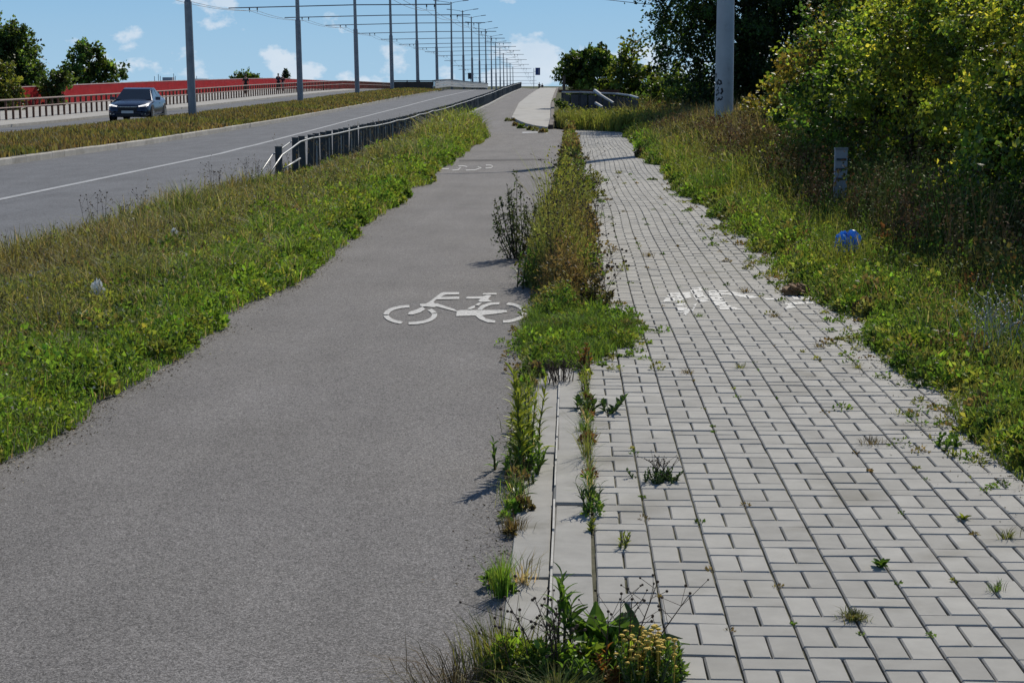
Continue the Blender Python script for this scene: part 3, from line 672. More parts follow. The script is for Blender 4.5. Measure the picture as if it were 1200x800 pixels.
# ------------------------------------------------------------------ people (far, walking)
M_skin = pmat('skin', (.42, .25, .18), (.38, .22, .16), 10, .6); M_hair = pmat('dark_hair', (.03, .022, .016), (.02, .016, .012), 20, .7)
def skinned(name, pts, edges, rad, mat, parent):
    me = bpy.data.meshes.new(name); me.from_pydata(pts, edges, []); me.update(); o = link(name, me, mat, parent)
    md = o.modifiers.new('skin', 'SKIN'); md.use_smooth_shade = True
    sv = me.skin_vertices[0].data
    for i, r in enumerate(rad): sv[i].radius = (r, r) if not isinstance(r, tuple) else r; sv[i].use_root = (i == 0)
    o.modifiers.new('sub', 'SUBSURF').levels = 1; o.modifiers['sub'].render_levels = 1
    return o
def person(label, loc, rz, h, top, legs, step=.22, group=None):
    s = h/1.75; t = thing('person', label, 'person', loc, rz, group)
    def sc(P): return [(x*s, y*s, z*s) for x, y, z in P]
    J = [(0, 0, .95), (0, -.01, 1.15), (0, 0, 1.38), (0, .0, 1.5), (0, -.02, 1.57), (0, -.03, 1.68), (.17, 0, 1.4), (.24, .08, 1.14), (.23, -.02, .92), (-.17, 0, 1.4), (-.24, -.05, 1.14), (-.22, -.17, .94),
         (.09, 0, .9), (.1, -step*.55, .5), (.1, -step, .09), (.1, -step-.14, .04), (-.09, 0, .9), (-.1, step*.3, .5), (-.1, step, .12), (-.1, step-.12, .04)]
    E_ = [(0, 1), (1, 2), (2, 3), (3, 4), (4, 5), (2, 6), (6, 7), (7, 8), (2, 9), (9, 10), (10, 11), (0, 12), (12, 13), (13, 14), (14, 15), (0, 16), (16, 17), (17, 18), (18, 19)]
    rd = [.11, .11, .12, .055, .085, .08, .05, .042, .035, .05, .042, .035, .075, .055, .04, .03, .075, .055, .04, .03]
    skinned('body', sc(J), E_, [r*s for r in rd], M_skin, t)
    skinned('jacket', sc([J[k] for k in (1, 0, 2, 6, 7, 9, 10)]), [(0, 1), (0, 2), (2, 3), (3, 4), (2, 5), (5, 6)], [r*s for r in (.135, .145, .145, .075, .062, .075, .062)], top, t)
    skinned('trousers', sc([J[k] for k in (0, 12, 13, 14, 16, 17, 18)]), [(0, 1), (1, 2), (2, 3), (0, 4), (4, 5), (5, 6)], [r*s for r in (.13, .095, .075, .06, .095, .075, .06)], legs, t)
    MB().ball((0, .015*s, 1.68*s), (.095*s, .105*s, .09*s), 10, 6).build('hair', M_hair, t, True)
    return t
M_c1 = pmat('dark_navy_cloth', (.02, .025, .04), (.015, .018, .03), 12, .9); M_c2 = pmat('black_cloth', (.014, .014, .016), (.02, .02, .022), 12, .9); M_c3 = pmat('pale_shorts', (.35, .28, .26), (.3, .24, .22), 12, .9); M_c4 = pmat('maroon_cloth', (.05, .014, .02), (.04, .012, .017), 12, .9)
def pat(px, Y, label, h, rz, a, b, dz=-.02, st=.2):
    p = at(px, 100, Y); person(label, (p.x, Y, float(prof(Y))+dz), rz, h, a, b, st)
pat(326.3, 162, 'person in dark clothes by the red fence, taller of two together', 1.66, R(200), M_c1, M_c2)
pat(331.4, 163, 'shorter person in dark top and pale shorts beside the taller one', 1.5, R(170), M_c4, M_c3)
pat(288, 142, 'person in black by the red fence, walking alone left of the pair', 1.62, R(185), M_c2, M_c2)
pat(632.0, 338, 'left of two tiny figures in dark clothes on the bridge crest', 1.75, R(10), M_c2, M_c1, 0)
pat(635.4, 342, 'right of two tiny figures on the bridge crest', 1.68, R(-10), M_c1, M_c2, 0)

# ------------------------------------------------------------------ far building and marker post, litter
b0 = at(190, 99, 520)
fb = thing('far_building', 'distant grey flat roofed block with rooftop cabin and antennas behind the red fence', 'building', (b0.x, 520, -12))
zt = at(190, 97, 520).z+12
MB().box((0, 6, zt/2), (11, 12, zt)).build('wall', M_far, fb)
for k in range(4):
    for j in range(5): MB().box((-3.9+2.6*k, -.02, zt-2-3*j), (1.3, .06, 1.5)).build('window', M_glassd, fb)
MB().box((0, 6, zt+.15), (11.4, 12.4, .3)).build('roof', M_far, fb)
MB().box((.8, 5, zt+.95), (3.0, 3, 1.3)).build('roof_cabin', M_far, fb)
for x, hh in ((-3, 1.6), (-1.8, 2.2), (-1.2, 1.7), (2.9, 2.4), (3.4, 1.7)): MB().tube([(x, 3, zt+.2), (x, 3, zt+.3+hh)], .09, 5).build('antenna', M_steel, fb)
b1 = at(239, 99, 560); fb = thing('far_building', 'tiny distant roof with pale wall just above the red fence left of second pole', 'building', (b1.x, 560, -12))
zt = at(239, 96.5, 560).z+12
MB().box((0, 5, zt/2), (9, 10, zt)).build('wall', M_far, fb); MB().box((-1.5, 4, zt+.5), (4, 3, 1.2)).build('roof_cabin', M_far, fb); MB().tube([(-3, 3, zt), (-3, 3, zt+2)], .1, 5).build('antenna', M_steel, fb)
for k in range(3): MB().box((-2.8+2.8*k, -.02, zt-2), (1.3, .06, 1.5)).build('window', M_glassd, fb)
q = at(985, 200, 21.5)
mk = thing('marker_post', 'short grey banded marker post half hidden in brown weeds', 'post', (q.x, 21.5, 0))
MB().box((0, 0, .4), (.15, .09, .92)).build('shaft', M_far, mk); MB().box((0, 0, .87), (.16, .1, .03)).build('cap', M_steel, mk)
for z in (.5, .62, .74): MB().box((0, -.048, z), (.12, .01, .03)).build('band', M_dark, mk)
def bag_mat(name, c):
    m, n, l, p = nodes_of(name); p.inputs['Base Color'].default_value = (*c, 1); p.inputs['Roughness'].default_value = .35
    t = n.new('ShaderNodeBsdfTranslucent'); t.inputs[0].default_value = (*c, 1); s = n.new('ShaderNodeMixShader'); s.inputs[0].default_value = .5
    l.new(p.outputs[0], s.inputs[1]); l.new(t.outputs[0], s.inputs[2]); l.new(s.outputs[0], n['Material Output'].inputs[0]); return m
M_cw = bag_mat('thin_white_film', (.8, .82, .82)); M_cb = bag_mat('thin_blue_film', (.10, .38, .85))
def crumple(name, label, loc, s, mat, seed, cat):
    r_ = random.Random(seed); m = MB(); n, k = 26, 16
    m.ball((0, 0, 0), 1, n, k)
    V = []
    for v in m.v:
        f = .62+.75*float(vnoise(v[0]*2+v[2]*1.7+seed, v[1]*2-v[2]*1.1, .55, seed))+.12*r_.random(); q = 1+.5*math.sin(7*math.atan2(v[1], v[0])+seed+3*v[2]); V.append((v[0]*f*s[0]*(.75+.3*q), v[1]*f*s[1]*(.75+.3*q), max(v[2]*f*s[2]*(.6+.4*q)+s[2]*.6, 0)))
    m.v = V; o = m.build(name, mat); o.location = loc; return tag(o, label, cat)
g = gp(115, 346, .13); crumple('plastic_bag', 'crumpled white plastic bag lying in the left verge grass', (g.x, g.y, .08), (.042, .045, .085), M_cw, 3, 'bag')
g = gp(205, 275, .14); crumple('paper_scrap', 'small white paper scrap in the grass behind the bag', (g.x, g.y, .10), (.04, .045, .055), M_cw, 5, 'paper')
g = gp(992, 292, .15); crumple('plastic_bag', 'crumpled blue plastic bag in the shaded right verge', (g.x, g.y, .13), (.09, .085, .10), M_cb, 8, 'bag')
g = gp(934, 345, .02); o = crumple('dry_leaf_litter', 'brown curled scrap of litter on the pavers by white symbol', (g.x, g.y, .02), (.09, .1, .05), M_card, 9, 'litter')

# ------------------------------------------------------------------ vegetation helpers
def C(*c): return np.array(c, float)
G_BRIGHT, G_MID, G_DARK, G_OLIVE, G_YEL, G_BROWN, G_STRAW, G_RED = C(.14, .235, .036), C(.09, .155, .032), C(.03, .06, .014), C(.15, .17, .055), C(.205, .245, .05), C(.145, .115, .058), C(.40, .35, .22), C(.17, .085, .048)
def unit(v): return v/np.maximum(np.linalg.norm(v, axis=1, keepdims=True), 1e-9)
def jit(c, s=.28):
    n = len(c); return np.clip(c*(1+rng.normal(0, s, (n, 1)))*(1+rng.normal(0, .08, (n, 3))), .004, .6)
def leaves(P, D, L, Wd, colr, fold=.25):
    """rhombic folded leaf per row: base P, direction D"""
    n = len(P); D = unit(D); s = unit(np.cross(D, rng.normal(0, 1, (n, 3)))); nr = np.cross(s, D)
    L = np.broadcast_to(L, n)[:, None]; Wd = np.broadcast_to(Wd, n)[:, None]
    mid = P+D*L*.45; V = np.stack([P, mid+s*Wd+nr*Wd*fold, P+D*L-nr*L*.08, mid-s*Wd+nr*Wd*fold], 1).reshape(-1, 3)
    b = (np.arange(n)*4)[:, None]; F = np.stack([b+[0, 1, 2], b+[0, 2, 3]], 1).reshape(-1, 3)
    return V, F, np.repeat(colr, 4, 0)
def blades(P, H, Wd, lean, colr, az=None):
    n = len(P); az = rng.uniform(0, 2*np.pi, n) if az is None else az; d = np.stack([np.cos(az), np.sin(az), np.zeros(n)], 1)
    f = az+rng.uniform(.6, 2.5, n); s = np.stack([np.cos(f), np.sin(f), np.zeros(n)], 1)*np.broadcast_to(Wd, n)[:, None]
    up = np.array([0, 0, 1.]); H = np.broadcast_to(H, n)[:, None]; lean = np.broadcast_to(lean, n)[:, None]
    m = P+up*H*.55+d*H*lean*.3; t = P+up*H*(1-.25*lean)+d*H*lean
    V = np.stack([P-s, P+s, m+s*.8, m-s*.8, t], 1).reshape(-1, 3)
    b = (np.arange(n)*5)[:, None]; F = np.stack([b+[0, 1, 2], b+[0, 2, 3], b+[3, 2, 4]], 1).reshape(-1, 3)
    cc = np.repeat(colr, 5, 0); return V, F, cc
def merge(parts):
    V, F, Cc = [], [], []; o = 0
    for v, f, c in parts: V.append(v); F.append(f+o); Cc.append(c); o += len(v)
    return np.concatenate(V), np.concatenate(F), np.concatenate(Cc)
def veg(name, parts, mat, parent=None, loc=None):
    V, F, c = merge(parts)
    if loc is not None: V = V-np.array(loc)
    o = link(name, trimesh(name, V, F, c), mat, parent)
    return o
def mixc(a, b, t): t = np.clip(t, 0, 1)[:, None]; return a*(1-t)+b*t
def sample_y(n, y0, y1, a=1.4):
    u = rng.random(n); e = 1-a; return (y0**e+u*(y1**e-y0**e))**(1/e)
def rnd_dir(n, upb=.4): return unit(rng.normal(0, 1, (n, 3))+np.array([0, 0, upb]))


def domes(cx, cy, r, h, colr, per, dens=1., lsz=1., z0=None):
    """leafy weed mounds: leaves over and inside a low dome, one colour per plant"""
    n = len(cx); R_ = np.repeat(r, per); Hh = np.repeat(h, per); a = rng.uniform(0, 6.28, n*per); u = rng.random(n*per)**.55; th = u*np.pi/2*1.02
    k = rng.uniform(.72, 1.08, n*per); px = np.repeat(cx, per)+R_*np.sin(th)*np.cos(a)*k; py = np.repeat(cy, per)+R_*np.sin(th)*np.sin(a)*k; z = prof(py)+.012+Hh*np.cos(th)*k
    D = np.stack([np.cos(a)*np.sin(th), np.sin(a)*np.sin(th), np.cos(th)*.9+.1], 1)+rng.normal(0, .55, (n*per, 3)); L = (.02+.0011*py)*rng.uniform(.55, 1.5, n*per)*lsz
    return leaves(np.stack([px, py, z], 1), D, L, L*np.repeat(rng.uniform(.16, .42, n), per), jit(np.repeat(colr, per, 0), .3))
def palette(n, cols, w): return np.array(cols)[rng.choice(len(cols), n, p=np.array(w)/sum(w))]*rng.uniform(.7, 1.25, (n, 1))

# ------------------------------------------------------------------ left verge
def verge_edge(y):  # ragged edge of the growth over the path
    e = np.interp(y, [0, 7.3, 10, 17.5, 30, 54.6, 58, 61], [-2.5, -2.48, -2.36, -2.36, -2.52, -2.66, -2.9, -4.5])
    return e+.16*(vnoise(y, y*0, .55, 3)-.5)+.22*(vnoise(y, y*0, 1.6, 4)-.5)
def lv_color(x, y, edge):
    n1 = vnoise(x, y, 1.1, 21); n2 = vnoise(x, y, .45, 22); n3 = vnoise(x, y, 3.1, 23)
    c = mixc(np.tile(G_BRIGHT, (len(x), 1)), np.tile(G_OLIVE, (len(x), 1)), np.clip((edge-.35)/.9+(n1-.5)*1.3, 0, 1))
    c = mixc(c, np.tile(G_MID, (len(x), 1)), (n2-.45)*2); c = mixc(c, np.tile(G_YEL, (len(x), 1)), (n3-.62)*3*(edge < 1.1))
    return mixc(c, np.tile(G_BROWN*1.15, (len(x), 1)), np.clip((edge-1.1)*.5, 0, .5)*(n1 > .45)+(n2 > .8)*.5)
def lv_height(x, y, edge):
    h = .07+.15*np.clip(edge/.5, 0, 1)+.06*(vnoise(x, y, .6, 31)-.5)+.04*np.clip(edge-1.3, 0, 1)
    far = np.clip((y-26)/22, 0, 1); inner = np.where(y > 27, np.clip((x+4.9)/.8, .3, 1), 1.); h = h*(.45+1.1*vnoise(x, y, .32, 36))*(.7+.6*vnoise(x, y, 1.2, 37)); return (h*(1+far*.8*(.4+1.1*vnoise(x, y, .9, 33)))+.30*np.clip((y-44)/8, 0, 1)*np.clip(edge/.3, 0, 1)*(.5+vnoise(x, y, .7, 35)))*inner
def lv_pts(n, y1=60.5):
    y = sample_y(n, 6.2, y1); e = verge_edge(y); x = -5.32+(e+5.32)*rng.random(n); return x, y, e-x
parts = []
x, y, ed = lv_pts(125000); H = lv_height(x, y, ed)*rng.uniform(.5, 1.25, len(x)); P = np.stack([x, y, prof(y)+.008], 1)
cc = jit(lv_color(x, y, ed)); st = rng.random(len(x)) < .14; cc[st] = jit(np.tile(G_STRAW*.8, (st.sum(), 1)), .2)
parts.append(blades(P, H*1.12, .0015+.00019*y, rng.uniform(.1, 1.1, len(x)), cc))
x, y, ed = lv_pts(70000); k = ed < 1.9; x, y, ed = x[k], y[k], ed[k]
H = lv_height(x, y, ed)*rng.random(len(x))**.6*.95; P = np.stack([x, y, prof(y)+.012+H], 1)
parts.append(leaves(P, rnd_dir(len(x), .35), (.018+.0012*y)*rng.uniform(.6, 1.5, len(x)), (.0028+.0003*y)*rng.uniform(.6, 1.5, len(x)), jit(lv_color(x, y, ed)*1.05, .38)))
n = 620; y = sample_y(n, 6.4, 59, 1.15); off = np.abs(rng.normal(0, .5, n)); x = verge_edge(y)-.06-off; k = x > -5.1; x, y, off = x[k], y[k], off[k]; n = len(x); r = rng.uniform(.05, .17, n)*(1+.012*y)*np.clip(.55+off, 0, 1.1)
parts.append(domes(x, y, r, r*rng.uniform(.7, 1.5, n)+.03, palette(n, [G_BRIGHT, G_BRIGHT*C(1.2, 1.05, 1), G_MID, G_YEL, G_OLIVE], [4, 3, 3, 2, 1]), 130))
n = 420; y = sample_y(n, 7, 59, 1.15); x = rng.uniform(-5.2, -3.0, n); r = rng.uniform(.06, .16, n)*(1+.012*y); parts.append(domes(x, y, r, (r*rng.uniform(.6, 1.3, n)+.04)*np.where(x < -4.3, .7, 1), palette(n, [G_MID, G_OLIVE, G_OLIVE*1.2, G_BROWN, G_BRIGHT], [3, 4, 3, 2, 2]), 100))
tag(veg('verge_grass', parts, M_grass), 'green and olive grass and low weeds of the left verge', 'grass', kind='stuff')
# seed stalks sticking up along the road side, white flower specks
parts = []
n = 420; y = sample_y(n, 9, 60, 1.1); x = rng.uniform(-5.3, -3.0, n)-.0*y; H = rng.uniform(.25, .5, n)*(1+.5*(y > 30)); P = np.stack([x, y, prof(y)], 1); az = rng.uniform(0, 6.28, n)
parts.append(blades(P, H, .0012+.00012*y, .25, jit(np.tile(G_BROWN*1.2, (n, 1))), az))
tipP = P+np.stack([np.cos(az)*H*.25, np.sin(az)*H*.25, H*.93], 1); rep = 7
Q = np.repeat(tipP, rep, 0)+rng.normal(0, 1, (n*rep, 3))*np.array([.012, .012, .045]); parts.append(leaves(Q, rnd_dir(n*rep, .8), .012+.0004*Q[:, 1], .004+.0002*Q[:, 1], jit(np.tile(G_BROWN*1.3, (n*rep, 1)))))
n = 900; x, y, ed = lv_pts(n); P = np.stack([x, y, prof(y)+lv_height(x, y, ed)*1.02], 1); parts.append(leaves(P, rnd_dir(n, 1.), .012+.0006*y, .007+.0003*y, jit(np.tile(C(.42, .40, .33), (n, 1)), .2)))
tag(veg('verge_seed_stalks', parts, M_dry), 'brown seed stalks and pale flower specks standing over the left verge', 'grass', kind='stuff')

# ------------------------------------------------------------------ median grass
parts = []; n = 42000; y = sample_y(n, 32, 168, 1.25); x = rng.uniform(-17.75, -12.6, n); nn = vnoise(x, y, 2.5, 41)
cc = jit(mixc(np.tile(G_OLIVE*.8, (n, 1)), np.tile(G_BROWN*1.05, (n, 1)), nn*1.1), .25)
mound = .12*np.sin(np.clip((x+17.7)/5.1, 0, 1)*np.pi); P = np.stack([x, y, prof(y)+.05], 1)
parts.append(blades(P, (.13+mound)*rng.uniform(.5, 1.4, n), (.006+.00035*y)*1.25, rng.uniform(.1, .6, n), cc))
tag(veg('median_grass', parts, M_grass), 'dry olive grass of the road median below the trolley poles', 'grass', kind='stuff')

# ------------------------------------------------------------------ strip of weeds between cycle path and pavement
def strip_half(y):
    yy = [9.9, 10.6, 11.4, 12.3, 13, 15, 18, 21, 23, 25, 28, 36, 50, 61]
    return np.interp(y, yy, [-.26, -.31, -.28, -.22, -.20, -.36, -.36, -.26, -.20, -.22, -.20, -.18, -.16, -.16]), np.interp(y, yy, [.06, .34, .46, .20, .16, .24, .26, .12, .26, .40, .08, .14, .04, .02])
def st_pts(n, a=1.0):
    y = sample_y(n, 9.9, 61, a); a_, b_ = strip_half(y); w = vnoise(y, y*0, .5, 51)*.14; t = rng.random(n); x = a_+.07-w*.9+(b_-a_-.07)*t+(vnoise(y, y*0, .8, 57)-.5)*.16; edge = np.minimum(t, 1-t)*2; k = vnoise(x, y, .33, 60)+.25*(y < 19) > np.interp(y, [10, 14, 20, 35, 60], [.05, .3, .40, .46, .46]); x, y, edge = x[k], y[k], edge[k]
    return x, y, edge
def st_h(x, y, e):
    base = np.interp(y, [9.9, 10.4, 12.2, 13, 14, 17, 20, 25, 34, 61], [.05, .09, .13, .30, .60, .62, .44, .28, .26, .34]); return base*(.3+.7*np.clip(e*1.6, 0, 1))*(.3+1.25*vnoise(x, y, .3, 52)**1.3)*(.55+.75*vnoise(y, y*0, 1.7, 56))
def st_c(x, y):
    n = len(x); n1 = vnoise(x, y, .35, 53); n2 = vnoise(x, y, .8, 54); lo = y < 12.4
    c = mixc(np.tile(G_OLIVE*1.15, (n, 1)), np.tile(G_YEL*.9, (n, 1)), (n1-.4)*2.4); c = mixc(c, np.tile(G_BROWN, (n, 1)), (n2-.52)*3); c[lo] = mixc(np.tile(G_MID, (n, 1)), np.tile(G_BRIGHT, (n, 1)), n1)[lo]; return c
parts = []
x, y, e = st_pts(26000, 1.5); H = st_h(x, y, e)*rng.uniform(.45, 1.15, len(x)); P = np.stack([x, y, prof(y)+.015], 1); parts.append(blades(P, H, .0016+.00015*y, rng.uniform(.05, .45, len(x)), jit(st_c(x, y))))
x, y, e = st_pts(30000, 1.4); H = st_h(x, y, e)*rng.random(len(x))**.7; P = np.stack([x, y, prof(y)+.02+H], 1); parts.append(leaves(P, rnd_dir(len(x), .5), (.018+.0008*y)*rng.uniform(.6, 1.5, len(x)), (.005+.00032*y)*rng.uniform(.6, 1.4, len(x)), jit(st_c(x, y))))
n = 9000; y = rng.normal(11.3, .6, n).clip(9.9, 12.9); a_, b_ = strip_half(y); x = a_+(b_-a_)*rng.random(n)+(vnoise(x_:=y*1., y*0, .12, 581)-.5)*.12; hh = .12*(.2+1.4*vnoise(x, y, .14, 58)); P = np.stack([x, y, np.full(n, .015)], 1)
parts.append(blades(P, hh*rng.uniform(.6, 1.2, n), .0022, rng.uniform(.3, 1., n), jit(mixc(np.tile(G_MID, (n, 1)), np.tile(G_BRIGHT*.8, (n, 1)), vnoise(x, y, .15, 59)))))
n = 46; y = rng.uniform(10.2, 13.0, n); a_, b_ = strip_half(y); x = a_+.02+(b_-a_)*rng.random(n); r = rng.uniform(.05, .13, n); parts.append(domes(x, y, r, r*rng.uniform(.5, 1.1, n)+.02, palette(n, [G_MID, G_BRIGHT, G_YEL*.9, G_OLIVE, G_BROWN], [3, 4, 2, 2, 1]), 200, lsz=.75))
n = 70; y = rng.uniform(13, 22, n); a_, b_ = strip_half(y); x = a_+.05+(b_-a_-.05)*rng.random(n); r = rng.uniform(.07, .16, n); parts.append(domes(x, y, r, r*rng.uniform(1.2, 3.6, n), palette(n, [G_OLIVE, G_YEL*.85, G_MID, G_BROWN], [3, 3, 2, 2]), 170))
n = 85; y = sample_y(n, 22, 60, 1.1); a_, b_ = strip_half(y); x = a_+.02+(b_-a_)*rng.random(n); r = rng.uniform(.06, .16, n); parts.append(domes(x, y, r, r*rng.uniform(.8, 2.4, n), palette(n, [G_OLIVE, G_YEL*.85, G_MID, G_BROWN], [3, 3, 3, 2]), 110))
n = 150; y = np.concatenate([rng.uniform(9.8, 13.2, 70), sample_y(80, 13, 45, 1.02)]); a_, b_ = strip_half(y); sd_ = rng.random(n) < .45; x = np.where(sd_, a_-rng.exponential(.04, n), b_+rng.exponential(.09, n)); r = rng.uniform(.015, .05, n)*(1+.02*(y-10)); parts.append(domes(x, y, r, r*rng.uniform(.5, 1.3, n), palette(n, [G_MID, G_OLIVE, G_BRIGHT, G_BROWN], [3, 3, 2, 2]), 50, lsz=.6))
tag(veg('strip_weeds', parts, M_grass), 'dense yellow green weeds filling the strip between cycle path and pavement', 'weeds', kind='stuff')

parts = []
n = 30; y = np.concatenate([rng.uniform(6.9, 10.3, 22), rng.uniform(5.2, 6.9, 8)]); x = -.225+rng.normal(0, .022, n); r = rng.uniform(.018, .05, n)*np.where(y > 6.9, 1, .6); parts.append(domes(x, y, r, r*rng.uniform(.8, 2.6, n), palette(n, [G_BRIGHT, G_YEL, G_MID, G_OLIVE, G_BROWN], [3, 3, 3, 2, 2]), 90, lsz=.8))
n = 20; y = rng.uniform(6.3, 10.4, n); x = .082+rng.normal(0, .008, n); r = rng.uniform(.012, .035, n); parts.append(domes(x, y, r, r*rng.uniform(.8, 2.4, n), palette(n, [G_BRIGHT, G_YEL, G_MID, G_OLIVE, G_RED], [2, 3, 3, 2, 2]), 70, lsz=.65))
n = 110; y = sample_y(n, 5, 34, 1.1); c_ = rng.integers(1, 10, n); x = .09+c_*.2+rng.normal(0, .004, n); r = rng.uniform(.006, .018, n)*(1+.05*(y-5)); parts.append(domes(x, y, r, r*rng.uniform(.4, 1.0, n), palette(n, [G_OLIVE, G_MID, G_BROWN, G_DARK*1.5], [3, 3, 3, 2]), 26, lsz=.45))
n = 1500; y = sample_y(n, 6.5, 10.6, 1.2); x = np.where(rng.random(n) < .6, -.225+rng.normal(0, .03, n), .083+rng.normal(0, .008, n)); parts.append(blades(np.stack([x, y, np.full(n, .006)], 1), rng.uniform(.03, .13, n), .0016, rng.uniform(.2, 1.3, n), jit(palette(n, [G_OLIVE, G_MID, G_STRAW, G_BRIGHT], [3, 3, 2, 2]))))
tag(veg('joint_weeds', parts, M_grass), 'small weeds and grass sprouting in the kerb and paver joints', 'weeds', kind='stuff')
parts = []
for a_, b_ in ((599, 141), (604, 146), (612, 149), (626, 152), (636, 154), (622, 151)):
    g_ = gp(a_, b_, .05); k = 2; parts.append(domes(g_.x+rng.normal(0, .06, k), g_.y+rng.normal(0, .15, k), np.full(k, .07), rng.uniform(.05, .11, k), palette(k, [G_OLIVE, G_MID, G_BROWN], [1, 1, 1]), 60))
tag(veg('bridge_kerb_weeds', parts, M_grass), 'dark weed tufts along the curved kerb where the bridge pavement begins', 'weeds', kind='stuff')
# ------------------------------------------------------------------ right verge
def rv_edge(y): return np.interp(y, [4, 7.5, 11, 15, 25, 44, 56, 60.5, 62.5], [2.2, 2.06, 1.90, 1.80, 1.70, 1.66, 1.75, 1.6, .3])+.2*(vnoise(y, y*0, .5, 61)-.5)+.22*(vnoise(y, y*0, 1.5, 62)-.5)
def rv_pts(n, a=1.25, w=4.2, y1=66):
    y = sample_y(n, 5.5, y1, a); e = rv_edge(y); t = rng.random(n)**1.25*w; return e+t, y, t
def rv_h(x, y, t):
    h = .05+.16*np.clip(t/.5, 0, 1)+.16*np.clip(t-.7, 0, 1.5)+.10*(vnoise(x, y, .5, 63)-.3); tall = np.clip((y-20)/8, 0, 1)
    return h*(1+.9*tall*(.5+vnoise(x, y, 1.2, 64)))*np.interp(t, [0, .12], [.45, 1])
def rv_c(x, y, t):
    n = len(x); n1 = vnoise(x, y, .7, 65); n2 = vnoise(x, y, 1.6, 66); n3 = vnoise(x, y, .3, 67)
    c = mixc(np.tile(G_YEL*.7, (n, 1)), np.tile(G_MID, (n, 1)), (n1-.15)*2); c = mixc(c, np.tile(G_OLIVE, (n, 1)), (n3-.5)*2)
    return mixc(c, np.tile(G_BROWN, (n, 1)), np.clip((t-.7)*.6, 0, .85)*(n2 > .35)+np.clip((y-26)/10, 0, .6)*(n1 > .4)*(t > .5))
parts = []
x, y, t = rv_pts(90000); H = rv_h(x, y, t)*rng.uniform(.5, 1.4, len(x)); P = np.stack([x, y, prof(y)+.01], 1); cc = jit(rv_c(x, y, t)); k = rng.random(len(x)) < .08; cc[k] = jit(np.tile(G_STRAW*.7, (k.sum(), 1)))
parts.append(blades(P, H, .0017+.0002*y, rng.uniform(.1, .7, len(x)), cc))
x, y, t = rv_pts(52000); H = rv_h(x, y, t)*rng.random(len(x))**.6; P = np.stack([x, y, prof(y)+.015+H], 1)
parts.append(leaves(P, rnd_dir(len(x), .4), (.018+.0011*y)*rng.uniform(.6, 1.5, len(x)), (.003+.0003*y)*rng.uniform(.6, 1.5, len(x)), jit(rv_c(x, y, t)*1.05, .38)))
n = 560; y = sample_y(n, 6.5, 58, 1.1); t = np.abs(rng.normal(0, .5, n)); x = rv_edge(y)+.05+t; r = rng.uniform(.05, .16, n)*(1+.012*y)*np.clip(.55+t, 0, 1.1)
parts.append(domes(x, y, r, r*rng.uniform(.7, 1.6, n)+.03, palette(n, [G_BRIGHT, G_YEL, G_MID, G_OLIVE, G_BROWN], [4, 2, 4, 2, 1]), 130))
n = 480; y = sample_y(n, 9, 48, .9); x = rv_edge(y)+rng.uniform(.9, 2.6, n); r = rng.uniform(.12, .3, n); k = ~((y > 17) & (y < 22.5) & (np.abs(x-y*.157) < .25)); x, y, r = x[k], y[k], r[k]; n = len(x); parts.append(domes(x, y, r, r*rng.uniform(1.2, 2.8, n), palette(n, [G_DARK*1.4, G_MID*.8, G_BROWN*.8, G_OLIVE*.8, G_RED*.7], [3, 3, 3, 2, 2]), 130))
n = 130; y = sample_y(n, 6.8, 30, 1.2); x = rv_edge(y)-rng.exponential(.12, n); r = rng.uniform(.02, .05, n)*(1+.01*y); parts.append(domes(x, y, r, r*.7, palette(n, [G_MID, G_OLIVE, G_BROWN], [2, 2, 1]), 36, lsz=.6))
tag(veg('right_verge_grass', parts, M_grass), 'mixed weeds and grass of the right verge beside the pavers', 'grass', kind='stuff')
# tall reddish dock and dry weeds in front of the shrubs and pole
parts = []
n = 11000; y = rng.uniform(12, 52, n); lo = np.interp(y, [12, 19, 30, 40, 52], [3.0, 2.9, 2.7, 2.5, 2.3]); x = lo+rng.random(n)**1.2*2.2; dens = (vnoise(x, y, 1.4, 71) > .3) & ~((y > 17.5) & (y < 22) & (np.abs(x-y*.157) < .12)); x, y = x[dens], y[dens]; n = len(x)
H = (.5+.65*vnoise(x, y, 1.1, 72))*np.clip((x-1.9)/1.2, .35, 1)*rng.uniform(.6, 1.1, n); P = np.stack([x, y, prof(y)], 1); az = rng.uniform(0, 6.28, n)
cc = mixc(np.tile(G_RED, (n, 1)), np.tile(G_BROWN*1.05, (n, 1)), vnoise(x, y, .8, 73)*1.3); cc = jit(mixc(cc, np.tile(G_MID*.75, (n, 1)), (vnoise(x, y, .55, 74)-.33)*3.2*np.clip((34-y)/8, .25, 1)), .3); parts.append(blades(P, H, .004+.0001*y, .2, cc, az))
rep = 11; tt = rng.uniform(.35, 1, (n, rep)); Q = (P[:, None, :]+np.stack([np.cos(az), np.sin(az), np.zeros(n)], 1)[:, None, :]*(H[:, None]*.2*tt**2)[..., None]); Q[..., 2] += H[:, None]*tt*.95
Q = Q.reshape(-1, 3)+rng.normal(0, .035, (n*rep, 3)); parts.append(leaves(Q, rnd_dir(n*rep, .5), .018+.0011*Q[:, 1], .006+.0004*Q[:, 1], np.repeat(cc, rep, 0)*rng.uniform(.7, 1.3, (n*rep, 1))))
tag(veg('dry_dock_weeds', parts, M_dry), 'tall reddish brown dry weeds in front of the shrubs and pale pole', 'weeds', kind='stuff')
